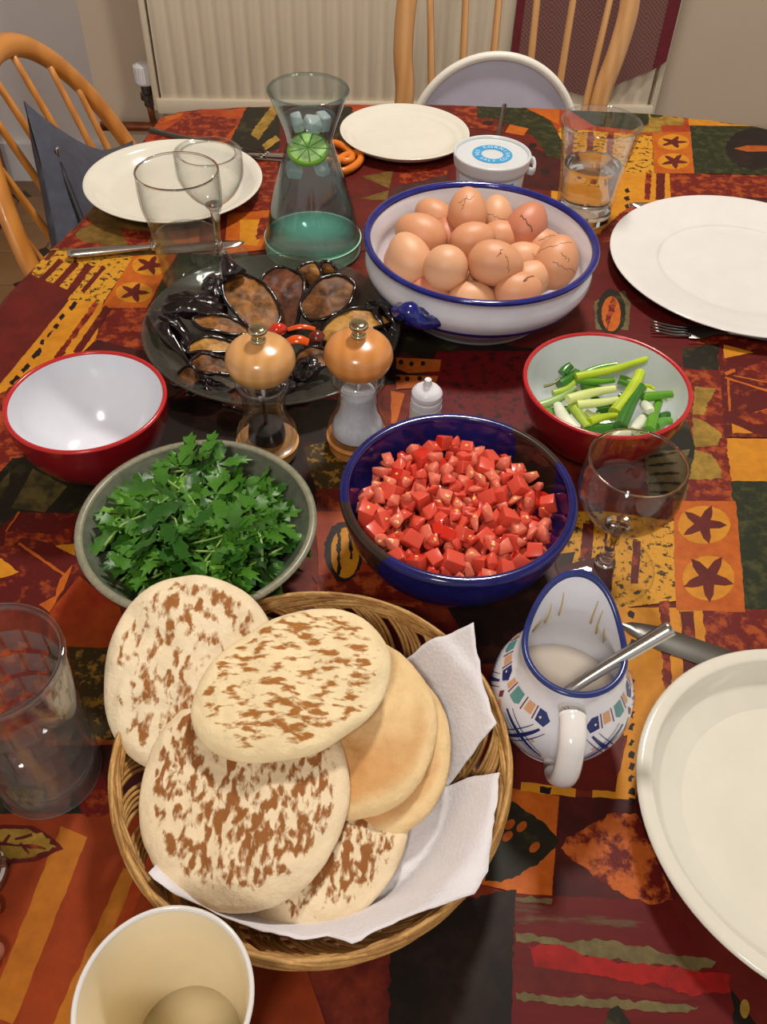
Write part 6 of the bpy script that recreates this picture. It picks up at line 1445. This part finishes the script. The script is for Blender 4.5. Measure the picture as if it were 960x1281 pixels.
# ------------------------------------------------------------------ pita breads
def pita(label, x, y, z, a, b, rot, sx, sy, mat, seed, th=.0074, radial=None, fold=0):
    bm = bmesh.new(); S, RN = 96, 22; top, bot = [], []; lay = bm.verts.layers.float.new('edge')
    if radial:
        A_ = np.array([p[0] for p in radial]); B_r = np.array([p[1] for p in radial]); A3 = np.concatenate([A_-2*PI, A_, A_+2*PI]); B3 = np.tile(B_r, 3)
        th_ = np.linspace(-PI, PI, S, endpoint=False); rr_ = np.interp(th_, A3, B3)
        for _ in range(9): rr_ = (np.roll(rr_, 1)+2*rr_+np.roll(rr_, -1))/4
    def rim(k):
        if radial: t = -PI+2*PI*k/S; return Vector((math.cos(t), math.sin(t), 0))*float(rr_[k])*1.004
        t = 2*PI*k/S; w = 1+.025*noise.noise(Vector((math.cos(t)*1.6, math.sin(t)*1.6, seed)))+.008*noise.noise(Vector((math.cos(t)*7, math.sin(t)*7, seed)))
        u, v = a*math.cos(t)*w, b*math.sin(t)*w; return Vector((u*math.cos(rot)-v*math.sin(rot), u*math.sin(rot)+v*math.cos(rot), 0))
    rims = [rim(k) for k in range(S)]
    def plane(p): return Vector((p.x, p.y, sx*p.x+sy*p.y))
    for r in range(RN+1):
        f = math.sin(PI/2*r/RN)**.75 if r else 0; rowt, rowb = [], []
        for k in range(S if r else 1):
            p = rims[k]*f; edge = math.sqrt(max(0, 1-f**7))
            bumps = .0036*noise.noise(Vector((p.x*38, p.y*38, seed)))+.0020*noise.noise(Vector((p.x*90, p.y*90, seed+5)))+.0007*noise.noise(Vector((p.x*220, p.y*220, seed+9)))
            cr = -fold*math.exp(-((p.x*.45+p.y*-.25+.003*noise.noise(Vector((p.x*50, p.y*50, 4)))-.002)/.0042)**2)*math.exp(-((p.y+.01)/.05)**2)
            puff = .0030*(1-f**2)
            q = plane(p)
            vt = bm.verts.new(q+Vector((0, 0, th*edge+(bumps+cr+puff)*min(1, edge*1.3)))); vt[lay] = max(0, (f-.80)/.20)**1.5
            vb = bm.verts.new(q+Vector((0, 0, -th*.6*edge))) if f < .999 else vt
            if vb is not vt: vb[lay] = 0.6
            rowt.append(vt); rowb.append(vb)
        top.append(rowt); bot.append(rowb)
    for rows, flip in ((top, 0), (bot, 1)):
        for r in range(RN):
            for k in range(S):
                j = (k+1) % S
                if r == 0: f = (rows[0][0], rows[1][k], rows[1][j])
                else: f = (rows[r][k], rows[r+1][k], rows[r+1][j], rows[r][j])
                bm.faces.new(f[::-1] if flip else f)
    o = mk('pita_bread', bm, mat); o.location = (x, y, z)
    return tag(o, label, 'pita bread', 'pita breads in the basket')
RP1 = [(-3.02, .0515), (-2.44, .0542), (-2.03, .0555), (-1.5, .054), (-.8, .050), (0, .048), (.69, .0519), (1.0, .0549), (1.35, .0573), (1.78, .0613), (2.22, .0625), (2.74, .0558)]
RP2 = [(-3.11, .0519), (-2.71, .0596), (-2.37, .0575), (-2.05, .0514), (-1.64, .043), (-.75, .0409), (-.12, .051), (.36, .058), (.61, .0574), (1.0, .0557), (1.53, .044), (2.39, .0393)]
pita('brown flecked pita at the lowest front of the heap on the napkin', -.0341, .2035, .030, .0621, .0555, -1.93, 0, .03, 'pita_big', 6)
pita('plain pita showing only its edge under the other plain one at the right', -.0103, .2474, .036, .0601, .0552, 1.88, .05, .10, 'pita_plain', 5)
pita('plain golden pita under the topmost one on the right', -.0200, .2555, .047, .0597, .0541, -.895, .10, .10, 'pita_plain', 4)
pita('largest brown flecked pita with a crease at the front left', -.0679, .2098, .052, .0638, .0561, -1.468, 0, .10, 'pita_big', 3, fold=.0028)
pita('flecked pita leaning on the back left rim against the parsley bowl', -.1062, .2737, .059, .06, .05, 0, 0, .28, 'pita_spotted', 1, radial=RP1)
pita('topmost oval pita with fine brown streaks', -.0462, .2597, .077, .06, .04, 0, 0, .12, 'pita_top', 2, radial=RP2)

# ------------------------------------------------------------------ at the left edge: a glass and the hand beside it
eg = thing('drinking_glass', 'edge of a small shot glass cut by the left frame edge', 'glass', (-.2180, .1740, 0))
egp = sm([(.0170, 0), (.0180, .002), (.0188, .02), (.0200, .040), (.0208, .050)], 4)
mk('wall', lathe(closed_wall(egp, .0022, .008), 56), 'clear_thick', eg)
mk('base', lathe([(0, .0004), (.0165, .0004), (.0176, .003), (.0176, .0075), (0, .0075)], 40), 'solid_glass', eg)
hd = thing('person', 'person out of frame at the left, only a fingertip resting on the cloth', 'person', (-.2650, .1160, .004), PI/4)
def skinned(name, chain, mat, parent, lv=2):
    """chain: list of (point, radius, index of the joint before it)"""
    me = bpy.data.meshes.new(name); me.from_pydata([c[0] for c in chain], [(c[2], i) for i, c in enumerate(chain) if c[2] >= 0], [])
    o = bpy.data.objects.new(name, me); link(o, parent)
    s = o.modifiers.new('skin', 'SKIN'); s.use_smooth_shade = True
    for i, c in enumerate(chain):
        v = me.skin_vertices[0].data[i]; v.radius = (c[1], c[1]*.85); v.use_root = (i == 0)
    d = o.modifiers.new('smooth', 'SUBSURF'); d.levels = lv; d.render_levels = lv
    dg = bpy.context.evaluated_depsgraph_get(); m2 = bpy.data.meshes.new_from_object(o.evaluated_get(dg))
    o.modifiers.clear(); o.data = m2; m2.materials.append(M[mat]); m2.polygons.foreach_set('use_smooth', [True]*len(m2.polygons)); return o
ch = [((-.13, -.02, .020), .026, -1), ((-.065, .005, .018), .022, 0), ((-.025, 0, .020), .022, 1), ((0, .002, .020), .020, 2)]
for fx, fy_, L_f, sp_a in ((.012, .026, .058, .10), (.014, .009, .064, .0), (.012, -.009, .060, -.08), (.006, -.025, .046, -.2)):
    b0 = len(ch); c_, s_ = math.cos(sp_a+.12), math.sin(sp_a+.12)
    ch.append(((fx, fy_, .020), .0088, 3)); 
    for k, (q, zz, r) in enumerate(((.40, .024, .0082), (.72, .014, .0074), (1.0, -.002, .0060))): ch.append(((fx+L_f*q*c_, fy_+L_f*q*s_, zz), r, b0+k))
b0 = len(ch)
ch += [((-.030, .024, .016), .0105, 2), ((-.004, .046, .010), .0092, b0), ((.018, .054, .004), .0078, b0+1)]
ch = [((p[0], -p[1], p[2]), r, j) for p, r, j in ch]
skinned('hand', ch, 'skin_tone', hd)
